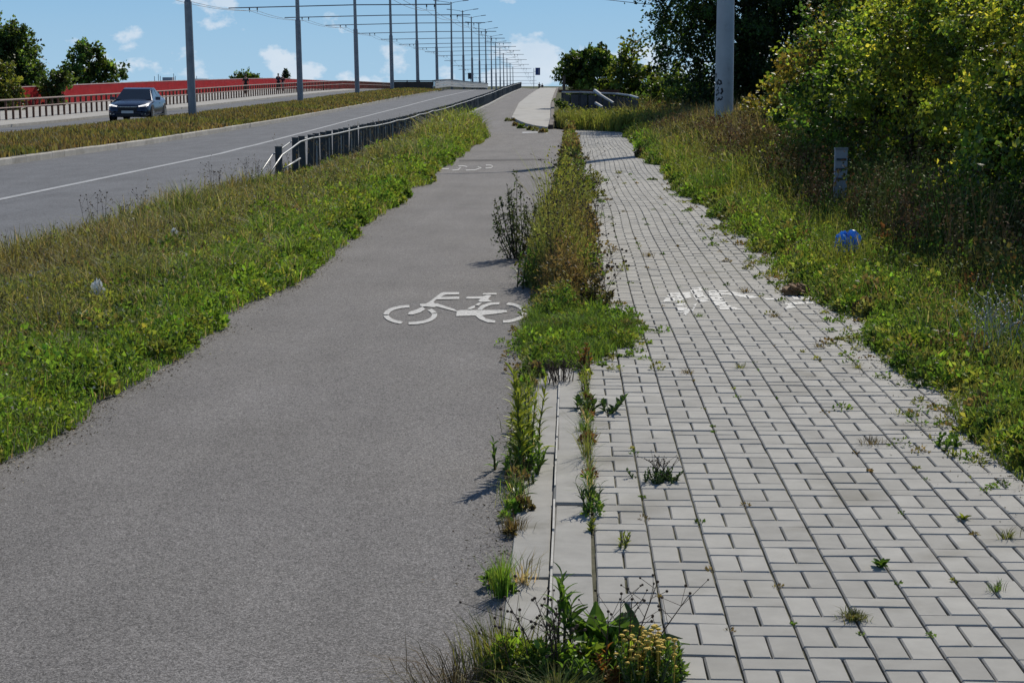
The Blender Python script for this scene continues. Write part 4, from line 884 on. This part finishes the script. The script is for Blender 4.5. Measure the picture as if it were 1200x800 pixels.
# yellow-green weeds in front of the broken railing
parts = []; n = 12000; y = rng.uniform(58, 67, n); x = rng.uniform(-.55, 3.6, n); k = x > np.interp(y, [58, 61, 64], [1.5, .1, -.6]); x, y = x[k], y[k]; n = len(x); P = np.stack([x, y, prof(y)+.01], 1); H = rng.uniform(.3, .75, n)
cc = jit(mixc(np.tile(G_YEL*.75, (n, 1)), np.tile(G_OLIVE, (n, 1)), vnoise(x, y, .8, 75))); parts.append(blades(P, H, .014, .25, cc)); parts.append(leaves(P+np.stack([0*H, 0*H, H*rng.random(n)], 1), rnd_dir(n, .4), .08, .03, cc))
tag(veg('railing_weeds', parts, M_grass), 'yellow green weeds growing in front of the broken railing', 'weeds', kind='stuff')
# crumbs of soil and dead stalks along ragged edges
parts = []; n = 6500; y = sample_y(n, 5.5, 30, 1.4); side = rng.random(n); x = np.where(side < .45, verge_edge(y)+rng.exponential(.05, n), np.where(side < .75, -.21-rng.exponential(.05, n), rv_edge(y)-rng.exponential(.09, n)))
P = np.stack([x, y, np.where(side < .75, .004, .027)], 1); parts.append(leaves(P, unit(np.stack([rng.normal(0, 1, n), rng.normal(0, 1, n), rng.uniform(-.05, .35, n)], 1)), rng.uniform(.005, .02, n), rng.uniform(.001, .004, n), jit(np.where(rng.random((n, 1)) < .3, G_STRAW, G_BROWN*.7))))
tag(veg('edge_debris', parts, M_dry), 'soil crumbs and dead plant bits along the path edges', 'debris', kind='stuff')

# ------------------------------------------------------------------ trees and shrubs
def crown_pts(ells, ncl, per, spread, shell=.55):
    vol = np.array([e[3]*e[4]*e[5] for e in ells]); k = rng.choice(len(ells), ncl, p=vol/vol.sum()); E = np.array(ells)[k]
    d = unit(rng.normal(0, 1, (ncl, 3))); r = rng.random((ncl, 1))**(1/3*shell); c = E[:, :3]+d*r*E[:, 3:]*rng.uniform(.82, 1.1, (ncl, 1))
    s = spread*rng.uniform(.6, 1.5, (ncl, 1)); tw = unit(d*np.array([1, 1, .6])+rng.normal(0, .45, (ncl, 3))+np.array([0, 0, .25])); q = rng.uniform(-1.5, 1.5, (ncl*per, 1))
    P = np.repeat(c, per, 0)+np.repeat(tw*s, per, 0)*q+rng.normal(0, .42, (ncl*per, 3))*np.repeat(s, per, 0); P[:, 2] -= (.16*np.maximum(q, 0)**2)[:, 0]*np.repeat(s, per)
    return c, P, d
def tree(name, label, cat, base, ells, ncl, per, spread, leaf, cols, trunk_r, trunk_top, droop=.0, group=None, nb=26, woody='trunk', shell=.55, asp=.36, leafjit=.3, clump=.35):
    t = thing(name, label, cat, base, 0, group); bx, by, bz = base
    c, P, d = crown_pts([(e[0]-bx, e[1]-by, e[2]-bz, e[3], e[4], e[5]) for e in ells], ncl, per, spread, shell)
    P[:, 2] = np.maximum(P[:, 2], .04)
    n = len(P); w = rng.random(ncl); w2 = np.repeat(np.clip(w+rng.normal(0, .15, ncl), 0, 1), per)
    base_c = np.zeros((n, 3)); cl = np.linspace(0, 1, len(cols)); base_c = np.stack([np.interp(w2, cl, [q[i] for q in cols]) for i in range(3)], 1)*np.repeat(1+rng.normal(0, clump*1.25, (ncl, 1)).clip(-.65, .9), per, 0)
    D = unit(rng.normal(0, 1, (n, 3))+np.repeat(d, per, 0)*.5+np.array([0, 0, -droop])); Ls = leaf*rng.uniform(.6, 1.4, n)
    V, F, cc = leaves(P, D, Ls, Ls*asp, jit(base_c, leafjit)); o = link('crown' if woody == 'trunk' else 'foliage', trimesh('crown', V, F, cc), M_leaf, t)
    tr = MB(); stems = 1 if woody == 'trunk' else 4; tops = []
    for s in range(stems):
        off = Vector((random.uniform(-.3, .3), random.uniform(-.3, .3), 0))*(s > 0); top = Vector((random.uniform(-.25, .25), random.uniform(-.25, .25), trunk_top))+off*2.5
        pts = [off+Vector((0, 0, -.15)), off+Vector((.02, 0, .1)), off.lerp(top, .4)+Vector((random.uniform(-.12, .12), random.uniform(-.12, .12), 0)), off.lerp(top, .75)+Vector((random.uniform(-.12, .12), 0, 0)), top]
        r_ = trunk_r*(1 if stems == 1 else .5); tr.tube(pts, [r_*1.25, r_, r_*.8, r_*.55, r_*.25], 8); tops.append(pts)
    lim = MB()
    for i in rng.choice(ncl, min(nb, ncl), replace=False):
        e = Vector(c[i]); pts = random.choice(tops); k = random.uniform(.35, .95); j = 1+int(k*3); a = pts[min(j, 3)].lerp(pts[min(j+1, 4)], random.random())
        if a.z > e.z+.4: a = pts[1].lerp(pts[2], random.uniform(.3, .9))
        m_ = a.lerp(e, .5)+Vector((0, 0, .12*(e-a).length)); lim.tube([a, m_, e], [trunk_r*.35, trunk_r*.2, trunk_r*.06], 5)
    if woody == 'trunk':
        k = tr.build('trunk', M_bark, t); lim.build('branches', M_bark, k)
    else:
        k = tr.build('stems', M_bark, t); lim.build('branches', M_bark, k)
    return t
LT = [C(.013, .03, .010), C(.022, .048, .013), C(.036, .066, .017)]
# dark backlit tree right of the bridge
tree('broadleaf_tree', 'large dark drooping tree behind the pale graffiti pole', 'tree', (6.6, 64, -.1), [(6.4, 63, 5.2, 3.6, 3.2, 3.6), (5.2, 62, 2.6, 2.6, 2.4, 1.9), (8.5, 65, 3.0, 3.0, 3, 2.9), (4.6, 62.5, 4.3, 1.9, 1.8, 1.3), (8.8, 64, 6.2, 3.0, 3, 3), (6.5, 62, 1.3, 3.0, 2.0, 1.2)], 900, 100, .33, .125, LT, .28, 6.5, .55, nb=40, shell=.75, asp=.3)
tree('young_tree', 'loose dark green young tree behind the broken railing, left of a brighter one', 'tree', (1.35, 92, -.9), [(1.0, 92, 1.9, 1.5, 1.5, 1.5), (.4, 92, 2.5, 1.1, 1, .9), (1.7, 92, 2.9, .8, .8, .8), (1.2, 91.5, .9, 1.4, 1.2, .9)], 150, 50, .26, .2, [C(.025, .055, .014), C(.05, .09, .02), C(.08, .12, .025)], .1, 3.6, .2, nb=18)
tree('young_tree', 'bright yellow green young tree between the dark tree and railing', 'tree', (3.1, 88, -.9), [(2.6, 88, 1.7, 1.1, 1.2, 1.5), (3.1, 88, 2.9, .55, .6, 1.0), (3.7, 88, 1.3, 1.1, 1.1, 1.2)], 120, 50, .25, .19, [C(.06, .10, .02), C(.10, .14, .025), C(.14, .17, .03)], .09, 3.4, .1, nb=16)
tree('young_tree', 'low green tree filling the gap under the dark tree', 'tree', (5.0, 82, -.9), [(4.8, 82, 1.0, 1.6, 1.5, 1.5), (5.8, 83, .8, 1.6, 1.5, 1.3)], 110, 50, .28, .19, [C(.035, .07, .016), C(.06, .10, .02), C(.08, .12, .025)], .08, 2.2, .1, nb=12)
tree('shrub', 'small shrub crowding the bridge edge left of the broken railing', 'shrub', (-.35, 70, .1), [(-.35, 70, .55, .35, .5, .45)], 26, 34, .12, .1, [C(.03, .06, .015), C(.06, .08, .02)], .03, .5, 0, woody='stems', nb=8)
L2 = [C(.03, .06, .016), C(.055, .10, .024), C(.085, .135, .03)]
# left trees beyond the far pavement
tree('broadleaf_tree', 'dark green tree above the red fence at the left edge', 'tree', (-35.5, 106, -2.5), [(-35.2, 106, 2.6, 2.3, 2.2, 2.2), (-34.2, 106, 4.0, 1.5, 1.5, 1.3), (-37, 106, 4.2, 2.2, 2, 1.8), (-33.6, 106, 1.6, 1.3, 1.3, 1.3)], 380, 80, .33, .19, L2, .2, 5, .3, nb=24, shell=.7)
tree('broadleaf_tree', 'airy round crowned tree with gaps right of the darker left tree', 'tree', (-38, 132, -3), [(-37.2, 132, 3.0, 1.8, 1.7, 1.6), (-35.6, 132, 2.2, 1.5, 1.5, 1.0), (-38.6, 132, 1.8, 1.5, 1.4, 1.0), (-37.2, 132, 4.3, 1.2, 1.1, .8)], 120, 42, .27, .27, L2, .14, 5.5, .1, nb=40, shell=.85)
tree('young_tree', 'yellowish green shrubby tree in front of the red fence at left edge', 'tree', (-30.8, 92, .2), [(-30.9, 92, 1.6, 1.1, 1.1, 1.5), (-30.3, 92, .9, .8, .9, .7)], 100, 40, .24, .2, [C(.05, .075, .018), C(.10, .12, .025)], .08, 2.6, .1, nb=12)
tree('young_tree', 'narrow green sapling growing against the red fence right of dark tree', 'tree', (-31.2, 103, .3), [(-31.1, 103, 1.2, .7, .8, 1.1), (-30.6, 103, 1.9, .6, .6, .5)], 60, 40, .2, .2, [C(.03, .06, .015), C(.06, .09, .02)], .06, 2.2, .1, nb=10)
tree('broadleaf_tree', 'tree of which only a branch tip enters the top left corner', 'tree', (-34.4, 92, -1.5), [(-33.6, 92, 6.6, 2.2, 2, 1.5), (-34.8, 92, 5.2, 2.0, 2, 2)], 120, 40, .3, .2, L2, .18, 6, .4, nb=20)
tree('broadleaf_tree', 'small distant tree with pointed branches behind the red fence and lone walker', 'tree', (at(288, 95, 250).x, 250, -4), [(at(288, 90, 250).x, 250, 2.6, 1.8, 1.8, 1.0), (at(278, 93, 250).x, 250, 2.2, 1.2, 1.2, .8), (at(299, 92, 250).x, 250, 2.3, 1.0, 1.2, .9)], 90, 26, .22, .28, L2, .12, 6.5, -.5, nb=24, shell=.9)
tree('poplar_tree', 'tiny distant pointed tree behind the red fence right of the pair', 'tree', (at(335, 95, 300).x, 300, -5), [(at(335, 89, 300).x, 300, 2.7, .5, .5, 1.4)], 40, 24, .2, .3, LT, .1, 7, 0, nb=8)
# shrubs of the right hand thicket
SG = [C(.026, .06, .014), C(.065, .125, .025), C(.14, .20, .035)]
SY = [C(.05, .09, .018), C(.14, .195, .03), C(.30, .33, .055)]
SO = [C(.07, .08, .022), C(.13, .125, .03), C(.19, .16, .04)]
def shrub(label, base, ells, ncl, per, spread, leaf, cols, h, **k): return tree('shrub', label, 'shrub', base, ells, ncl, per, spread, leaf, cols, .07, h, k.pop('droop', .25), 'shrubs of the right hand thicket', nb=24, woody='stems', **k)
shrub('near shrub with bright yellow green leaf sprays at the right picture edge', (4.8, 17.2, 0), [(4.45, 17.1, 1.55, .95, 1.1, .9), (5.1, 17.8, 2.6, 1.35, 1.4, 1.2), (4.3, 16.9, .75, .8, .9, .7), (5.0, 17.3, 1.2, 1.2, 1.1, 1.1)], 368, 116, 0.136, .056, SY, 2.2, shell=.7, asp=.3, droop=.5)
shrub('dark shaded shrub at lower right below the yellow green sprays', (5.0, 15.0, 0), [(4.5, 15.4, .9, 1.0, 1.3, 1.0), (5.1, 14.9, 2.2, 1.3, 1.5, 1.6), (4.9, 12.6, 1.5, 1.1, 1.3, 1.5)], 336, 108, 0.162, .056, SG, 2.4, droop=.4)  # last leaf mass lies out of view, added to shade the verge
shrub('tall green shrub rising out of the frame at upper right', (5.65, 23, 0), [(5.55, 23, 2.4, 1.7, 1.6, 1.9), (4.45, 22.7, 1.6, 1.1, 1.2, 1.2), (6.55, 23, 3.6, 1.7, 1.6, 1.7), (4.65, 23, 3.0, 1.0, 1.1, 1.1)], 368, 116, 0.17, .06, SY, 3.6, shell=.72)
shrub('mid green shrub in the thicket left of the tall one with orange patch', (5.15, 28.5, 0), [(4.95, 28.5, 1.4, 1.5, 1.4, 1.3), (5.25, 28.6, 2.6, 1.5, 1.4, 1.2), (3.95, 28, .9, .8, .9, .8)], 264, 104, 0.17, .068, SG+[C(.13, .10, .025)], 3, shell=.72)
shrub('yellow topped shrub beneath the right end of the dark tree', (6.05, 33.5, 0), [(5.85, 33.5, 1.7, 1.6, 1.5, 1.6), (6.15, 33.6, 2.7, 1.3, 1.3, .8), (4.75, 33, 1.0, 1.0, 1.0, .9)], 232, 101, 0.178, .075, SY, 3.2, shell=.72)
shrub('low olive yellow shrub just right of the pale pole', (5.3, 40, 0), [(5.15, 40, 1.15, .95, 1.2, .95), (6.0, 40, 1.7, 1.2, 1.2, 1.1), (4.7, 39.5, .6, .5, .8, .6)], 184, 95, 0.178, .085, SO, 2.2, shell=.72)
shrub('green shrub behind the olive one, right of the pale pole', (6.85, 44, 0), [(6.55, 44, 1.5, 1.5, 1.5, 1.4), (7.65, 44, 2.2, 1.5, 1.5, 1.2)], 152, 87, 0.204, .1, SG, 2.8)
shrub('dark inner shrub between the tall one and the marker post', (4.85, 25.6, 0), [(4.75, 25.6, 1.5, 1.2, 1.2, 1.5), (5.15, 25.6, 2.6, 1.2, 1.2, 1.1)], 192, 101, 0.17, .07, SG, 3)
shrub('brownish low shrub in front of thicket beside the marker post', (4.9, 24.5, 0), [(4.9, 24.6, .75, .75, 1.2, .7), (4.4, 26.8, .6, .6, 1.0, .6)], 96, 63, 0.136, .07, [C(.06, .045, .02), C(.10, .07, .028), C(.07, .08, .022)], 1.2, asp=.25)
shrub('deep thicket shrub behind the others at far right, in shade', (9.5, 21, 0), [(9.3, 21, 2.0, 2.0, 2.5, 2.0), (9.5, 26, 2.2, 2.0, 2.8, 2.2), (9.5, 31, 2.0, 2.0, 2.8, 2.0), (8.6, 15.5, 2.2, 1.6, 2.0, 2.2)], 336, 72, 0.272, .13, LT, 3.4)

# ------------------------------------------------------------------ single weeds growing in joints and along the kerb
def leaf_mesh(name, L, w, arch, mat, n=5, wave=0.):
    mb = MB(); cv_ = []
    for i in range(n+1):
        t = i/n; ww = w*math.sin(math.pi*min(t*.92+.04, 1))**.8; y_ = L*t*(1-.12*arch*t); z_ = L*arch*(t*.9-t*t*1.1)
        cv_.append(((-ww/2, y_, z_+ww*.22+wave*math.sin(i*2.1)), (0, y_, z_), (ww/2, y_, z_+ww*.22-wave*math.sin(i*2.3))))
    for a, b in zip(cv_[:-1], cv_[1:]): mb.poly([a[0], a[1], b[1], b[0]]); mb.poly([a[1], a[2], b[2], b[1]])
    me = mb.mesh(name, True); me.materials.append(mat); return me
LM = {}
def lm(kind, mat):
    k = (kind, mat.name)
    if k not in LM:
        L, w, a, wv = {'lance': (.085, .016, .45, 0), 'short': (.045, .014, .4, 0), 'dock': (.19, .05, .55, .004), 'oval': (.05, .026, .35, 0), 'tiny': (.024, .010, .4, 0)}[kind]; LM[k] = leaf_mesh(kind+'_leaf', L, w, a, mat, 5 if kind != 'tiny' else 3, wv)
    return LM[k]
M_stem = pmat('green_stem', (.07, .09, .03), (.05, .06, .02), 30, .7); M_stemr = pmat('brown_stem', (.07, .045, .028), (.045, .03, .02), 30, .8)
def stem_plant(label, px, py, h, stems, kind, mat, per=14, spread=.03, lean=.15, z=.02, sc=1., t0=.1, stem_m=None, name='leafy_weed', cat='weed', group=None, pos=None):
    g_ = pos or gp(px, py, z); t = thing(name, label, cat, (g_.x, g_.y, z-.005), 0, group); mb = MB(); me = lm(kind, mat)
    for s in range(stems):
        b = Vector((random.gauss(0, spread), random.gauss(0, spread), -.02)); az = random.uniform(0, 6.28); hh = h*random.uniform(.72, 1.0) if s else h; le = lean*random.uniform(.3, 1.2)
        top = b+Vector((math.cos(az)*le*hh, math.sin(az)*le*hh, hh)); mid = b.lerp(top, .5)+Vector((-math.cos(az), -math.sin(az), 0))*hh*.03
        MB().tube([b, mid, top], [.0035*sc+.0012, .003*sc+.001, .0015], 5).build('stem', stem_m or M_stem, t, True)
        for i in range(per):
            q = t0+(1-t0)*i/(per-1); p = b.lerp(mid, q*2) if q < .5 else mid.lerp(top, q*2-1); o = link('leaf', me, None, t)
            o.location = p; k_ = sc*(1.15-.5*q)*random.uniform(.8, 1.2); o.scale = (k_,)*3; o.rotation_euler = (R(random.uniform(15, 50)+28*q), random.gauss(0, .2), i*2.4+random.gauss(0, .3))
    return t
def rosette(label, px, py, kind, mat, n, sc=1., z=.02, up=(10, 55), name='rosette_weed', pos=None):
    g_ = pos or gp(px, py, z); t = thing(name, label, 'weed', (g_.x, g_.y, z-.003)); me = lm(kind, mat)
    for i in range(n):
        o = link('leaf', me, None, t); k_ = sc*random.uniform(.65, 1.15); o.scale = (k_,)*3; a = i*2.4+random.gauss(0, .2); o.location = (math.sin(-a)*.006, math.cos(a)*.006, 0); o.rotation_euler = (R(random.uniform(*up)), random.gauss(0, .25), a)
    MB().ball((0, 0, .004), (.012*sc, .012*sc, .012), 6, 4).build('crown_base', M_stem, t); return t
def tuft(label, px, py, n, h, spread, c, lean=(.2, .9), z=.02, w=.0016, cat='grass tuft', name='grass_tuft', pos=None, mat=None):
    g_ = pos or gp(px, py, z); r_ = np.abs(rng.normal(0, spread, n)); a_ = rng.uniform(0, 6.28, n); P = np.stack([r_*np.cos(a_), r_*np.sin(a_), np.full(n, -.004)], 1)
    V, F, cc = blades(P, h*rng.uniform(.45, 1.1, n), w, rng.uniform(*lean, n), jit(np.tile(c, (n, 1))), a_+rng.normal(0, .6, n)); o = link(name, trimesh(name, V, F, cc), mat or M_grass); o.location = (g_.x, g_.y, z); return tag(o, label, cat)
def seed_plant(label, px, py, h, n, spread, c, z=.02, head=.005, lean=.5, branch=5, dirx=0., pos=None, name='dry_seed_plant', mat=None):
    g_ = pos or gp(px, py, z); t = thing(name, label, 'weed', (g_.x, g_.y, z)); mb = MB(); hd = MB()
    for s in range(n):
        b = Vector((random.gauss(0, spread), random.gauss(0, spread), -.01)); az = random.uniform(0, 6.28); le = lean*random.uniform(.3, 1.1); hh = h*random.uniform(.6, 1)
        top = b+Vector((math.cos(az)*le*hh+dirx*hh, math.sin(az)*le*hh*.6, hh)); mid = b.lerp(top, .5)+Vector((0, 0, hh*.06)); mb.tube([b, mid, top], [.0022, .0018, .001], 4, False); hd.ball(top, head, 6, 4)
        for k in range(branch):
            q = random.uniform(.45, .95); a = b.lerp(mid, q*2) if q < .5 else mid.lerp(top, 2*q-1); e = a+Vector((random.gauss(0, .05), random.gauss(0, .05), random.uniform(.02, .09)))*(h/.4+.3); mb.tube([a, e], [.001, .0008], 3, False); hd.ball(e, head*random.uniform(.6, 1.1), 6, 4)
    tag(mb.build('stalks', mat or M_stemr, t), kind='stuff'); tag(hd.build('seed_heads', mat or M_stemr, t), kind='stuff'); return t
# kerb edge plants, near to far
stem_plant('tall narrow leaved yellow green weed on the path side of the kerb', 611, 552, .45, 3, 'lance', M_lf_yel, 30, .016, .07, .01, 1.15)
stem_plant('second narrow leaved weed growing tight behind the tallest kerb weed', 622, 540, .36, 4, 'lance', M_lf_yel, 26, .02, .09, .01, .85)
stem_plant('bushy bright weed at the foot of the tall kerb weed', 613, 550, .14, 12, 'short', M_lf_green, 12, .045, .45, .01, 1.2)
rosette('spiky green rosette with a dead brown leaf by the kerb', 606, 585, 'lance', M_lf_dark, 22, .9, .01, (20, 70))
stem_plant('small bright sprig above the spiky kerb rosette', 622, 566, .08, 3, 'tiny', M_lf_green, 9, .015, .3, .01)
tuft('small dark dead tuft on the path edge below the rosette', 601, 622, 130, .09, .025, G_BROWN*.6, (.3, 1.), .004)
tuft('bright green grass tuft at the kerb corner near the front', 588, 698, 160, .17, .018, G_BRIGHT, (.1, .5), .006)
tuft('pale straw tuft lying beside the bright grass tuft', 612, 682, 70, .12, .03, G_STRAW*.8, (.6, 1.2), .01)
seed_plant('reddish dry brush growing out of a kerb joint', 655, 446, .13, 34, .05, G_RED, .02, .004, .5, 3)
stem_plant('upright reddish yellow weed at the paver edge by the grass mound', 684, 432, .16, 5, 'short', M_lf_red, 12, .012, .15, .02)
stem_plant('yellow green sprig on top of the paver edge next to the reddish weed', 687, 458, .10, 4, 'tiny', M_lf_yel, 12, .015, .3, .02)
stem_plant('dark leaved clump leaning over the pavers beside the kerb', 692, 482, .09, 7, 'oval', M_lf_dark, 8, .04, .7, .02, 1.15)
tuft('long bladed grass tuft in the kerb and paver joint', 686, 536, 42, .26, .012, G_OLIVE, (.5, 1.1), .02, .0011)
tuft('dense base of short grass in the kerb joint below the leafy clump', 685, 505, 90, .07, .018, G_MID, (.2, .7), .02)
stem_plant('leafy dark sprig in the paver edge joint', 695, 600, .14, 6, 'lance', M_lf_dark, 8, .018, .4, .02, .7)
stem_plant('yellow and orange sprig below the leafy joint sprig', 694, 622, .06, 3, 'short', M_lf_yel, 8, .01, .25, .02, .8)
stem_plant('lone yellow green sprout on the paver next to the joint', 733, 640, .075, 4, 'short', M_lf_yel, 7, .018, .35, .022, .7)
stem_plant('grey green bushy weed in the middle of near pavers', 778, 561, .06, 26, 'tiny', M_lf_dark, 14, .032, .9, .022, .95)
seed_plant('fine seed sprays leaning over the grey green paver weed', 772, 560, .09, 9, .02, G_BROWN, .022, .0035, .9, 3)
rosette('compact fresh green rosette on the pavers at lower right', 1032, 664, 'oval', M_lf_green, 26, .75, .022, (20, 75))
tuft('flat olive tuft in a paver joint near the bottom', 1000, 724, 210, .035, .022, G_OLIVE*.7, (.6, 1.4), .022)
rosette('pale green rosette on the pavers left of the right edge', 1129, 608, 'oval', M_lf_yel, 18, .6, .022, (15, 70))
stem_plant('two lobed green weed spreading over pavers near the right verge', 1108, 524, .07, 9, 'oval', M_lf_green, 6, .045, .6, .022, .8)
stem_plant('yellow tipped half of the weed pair in front of the two lobed weed', 1116, 534, .05, 5, 'short', M_lf_yel, 7, .025, .5, .022, .7)
tuft('dry brown wisp in a paver joint right of the centre', 1022, 520, 60, .05, .04, G_BROWN*.7, (.6, 1.5), .022)
JT = (('dry wiry joint tuft near the right picture edge', 1180, 630), ('small dark joint tuft at the right edge nearer the bottom', 1168, 692), ('little green joint tuft by the verge below the white symbol', 960, 408), ('joint tuft by the ragged right verge above the two lobed weed', 1005, 432),
      ('tiny tuft on pavers left of the two lobed weed', 1066, 488), ('joint tuft on pavers just right of the grass mound', 805, 438), ('lone joint tuft below the white pedestrian symbol', 868, 432), ('tuft sprouting at the lower edge of the white pedestrian symbol', 818, 372),
      ('joint tuft at the top right of the white pedestrian symbol', 873, 342), ('joint tuft on the left half of the white pedestrian symbol', 797, 356), ('far joint tuft close to the verge above the white symbol', 880, 302), ('joint tuft between the white symbol and the brown litter', 908, 372),
      ('dark tuft on the far pavers in line with the pole shadow', 726, 203), ('far paver tuft left of the dark one', 710, 212), ('tiny tuft right of the leafless stalk', 760, 300))
for k, (lab, a, b) in enumerate(JT):
    o = tuft(lab, a, b, 46, .05+.0016*max(gp(a, b).y-9, 0), .016+.001*max(gp(a, b).y-9, 0), (G_OLIVE, G_MID, G_BROWN)[k % 3], (.5, 1.4), .022, .0016+.0001*max(gp(a, b).y-9, 0)); o['group'] = 'small tufts in paver joints'
# foreground clump at the bottom edge
tuft('mixed green and dry grass clump at the bottom path edge', 588, 790, 380, .20, .06, G_OLIVE*.9, (.1, .8), .004, .0018)
tuft('dry tangle of dead stalks creeping over the asphalt at the bottom', 535, 806, 260, .15, .11, G_BROWN*.8, (.6, 1.6), .004, .0012, mat=M_dry)
seed_plant('black dry seed head plant left of the dock leaves', 628, 798, .25, 10, .04, G_BROWN, .01, .005, .45, 5)
seed_plant('thin dry stalks with round heads arching right over the pavers', 735, 800, .34, 5, .03, G_BROWN, .02, .0045, .5, 6, .25)
stem_plant('willow leaved green weed standing above the dock leaves', 662, 776, .27, 3, 'lance', M_lf_green, 12, .012, .1, .02, 1.1, .45)
rosette('large green dock plant with long broad leaves at the bottom', 700, 776, 'dock', M_lf_green, 38, .9, .02, (35, 88), 'dock_plant')
rosette('dark arching dock leaves right of the bright dock plant', 745, 775, 'dock', M_lf_dark, 13, .9, .02, (20, 65), 'dock_plant')
stem_plant('reddish brown weathered leaves in front of the dock plant', 712, 800, .10, 9, 'oval', M_lf_red, 8, .04, .5, .02)
stem_plant('low bright green mat of small leaves under the dock plant', 655, 800, .11, 22, 'oval', M_lf_green, 8, .06, .5, .02, .85)
tuft('yellow brown moss like clump at the bottom edge', 655, 830, 420, .13, .07, G_OLIVE*1.2, (.4, 1.2), .01, .0016)
tn = stem_plant('yellow flowering tansy at the bottom right of the clump', 757, 806, .15, 26, 'tiny', M_lf_green, 22, .05, .35, .02, 1.3, name='tansy_plant')
M_yel = pmat('yellow_flower', (.55, .38, .04), (.42, .30, .06), 60, .8); fl = MB()
for k in range(95):
    b = Vector((max(-.1, min(.075, random.gauss(.0, .04))), max(-.06, min(.1, random.gauss(.02, .05))), random.uniform(.06, .165))); fl.tube([b+Vector((0, 0, -.09)), b], .0008, 3, False); fl.tube([b, b+Vector((0, 0, .003)), b+Vector((0, 0, .006))], [.004, .009, .006], 7)
tag(fl.build('flower_heads', M_yel, tn), kind='stuff')
for k_, (a, b_, lab, cc_) in enumerate(((600, 795, 'leafy low weed at the left foot of the foreground clump', G_BRIGHT), (640, 800, 'leafy mound under the black seed heads in the foreground', G_MID), (688, 800, 'bright leafy mound below the dock plant', G_BRIGHT), (722, 792, 'small leaved mound between dock plant and tansy', G_BRIGHT*1.1), (768, 800, 'leafy mound at the right end of the foreground clump', G_MID))):
    g_ = gp(a, b_, .0); o = veg('leafy_weed', [domes(np.array([0.]), np.array([0.]), np.array([.075]), np.array([.10]), np.array([cc_]), 420, lsz=1.3)], M_leaf); o.location = (g_.x, g_.y, 0); tag(o, lab, 'weed')
# weeds of the strip that stand out
def mug(label, px, py, h, c, n, w, leafc, pos=None):
    g_ = gp(px, py, .01); t = thing('mugwort', label, 'weed', (g_.x, g_.y, 0)); mb = MB(); LP, LC = [], []
    for s in range(n):
        b = Vector((random.gauss(0, .05), random.gauss(0, .05), -.01)); az = random.uniform(0, 6.28); hh = h*(1 if s == 0 else random.uniform(.45, .85)); le = w*random.uniform(.2, 1)*(s > 0)
        top = b+Vector((math.cos(az)*le, math.sin(az)*le, hh)); mid = b.lerp(top, .5)+Vector((math.cos(az), math.sin(az), 0))*le*.15; mb.tube([b, mid, top], [.006, .004, .0015], 4, False)
        for k in range(90):
            q = random.random()**.8; p = b.lerp(mid, q*2) if q < .5 else mid.lerp(top, q*2-1); LP.append(p+Vector((random.gauss(0, 1), random.gauss(0, 1), random.gauss(0, .6)))*.05*(1.12-q))
    P_ = np.array(LP); nn = len(P_); V, F, cc = leaves(P_, rnd_dir(nn, .6), rng.uniform(.02, .05, nn), rng.uniform(.005, .011, nn), jit(np.tile(c, (nn, 1)), .3)); link('foliage', trimesh('foliage', V, F, cc), M_leaf, t); mb.build('stems', M_stemr, t); return t
for k_ in range(9):
    yy_ = (13.4, 14.2, 14.9, 15.8, 16.7, 18.2, 20.5, 24, 30)[k_]; xx_ = (-.1, .08, -.2, 0, -.1, .05, -.12, .1, -.05)[k_]
    seed_plant('thin tall seeded stalks rising from the strip weeds, %s from the near end' % ('first', 'second', 'third', 'fourth', 'fifth', 'sixth', 'seventh', 'eighth', 'ninth')[k_], 0, 0, random.uniform(.6, .95), 6, .08, G_BROWN, .02, .008, .22, 8, pos=Vector((xx_, yy_, .02)))['group'] = 'stalks over the strip weeds'
mug('dark grey green mugwort leaning over the cycle path edge', 606, 302, .86, C(.04, .06, .035), 16, .22, None)
mug('tall yellow green spire weed rising from the strip', 664, 272, .95, G_YEL*.9, 4, .06, None)
mug('yellow green spire weed left of the tallest spire', 648, 290, .78, G_YEL, 5, .1, None)
mug('olive bushy weed hanging over the pavers halfway up the strip', 690, 222, .42, G_OLIVE*.8, 12, .3, None)
stem_plant('bright broad leaved weed below the grey mugwort', 628, 335, .34, 8, 'lance', M_lf_green, 9, .09, .3, .01, 1.3)
seed_plant('leafless dark branching stalk leaning over the pavers', 696, 362, .42, 6, .03, G_BROWN, .02, .010, .3, 6, .45)
mug('low dark branching weed at the foot of the leafless stalk', 690, 365, .30, C(.05, .05, .025), 9, .25, None)
for k, (a, b, h_) in enumerate(((78, 266, .42), (102, 262, .5), (128, 254, .32), (222, 224, .6), (240, 222, .45), (270, 212, .5), (285, 208, .42), (150, 248, .38))):
    g_ = gp(a, b, .1); t = seed_plant('tall dark seed stalk at road edge of left verge, %s from the left' % ('first', 'second', 'third', 'sixth', 'seventh', 'eighth', 'ninth', 'fourth')[k], a, b, h_, 3, .03, G_BROWN, 0, .008, .2, 5, pos=Vector((max(g_.x, -5.3), g_.y, 0))); t['group'] = 'seed stalks by the road'
seed_plant('bleached grey dead bush in the shaded right verge', 1172, 440, .5, 16, .1, G_STRAW, .02, .006, .6, 6, mat=M_tube)
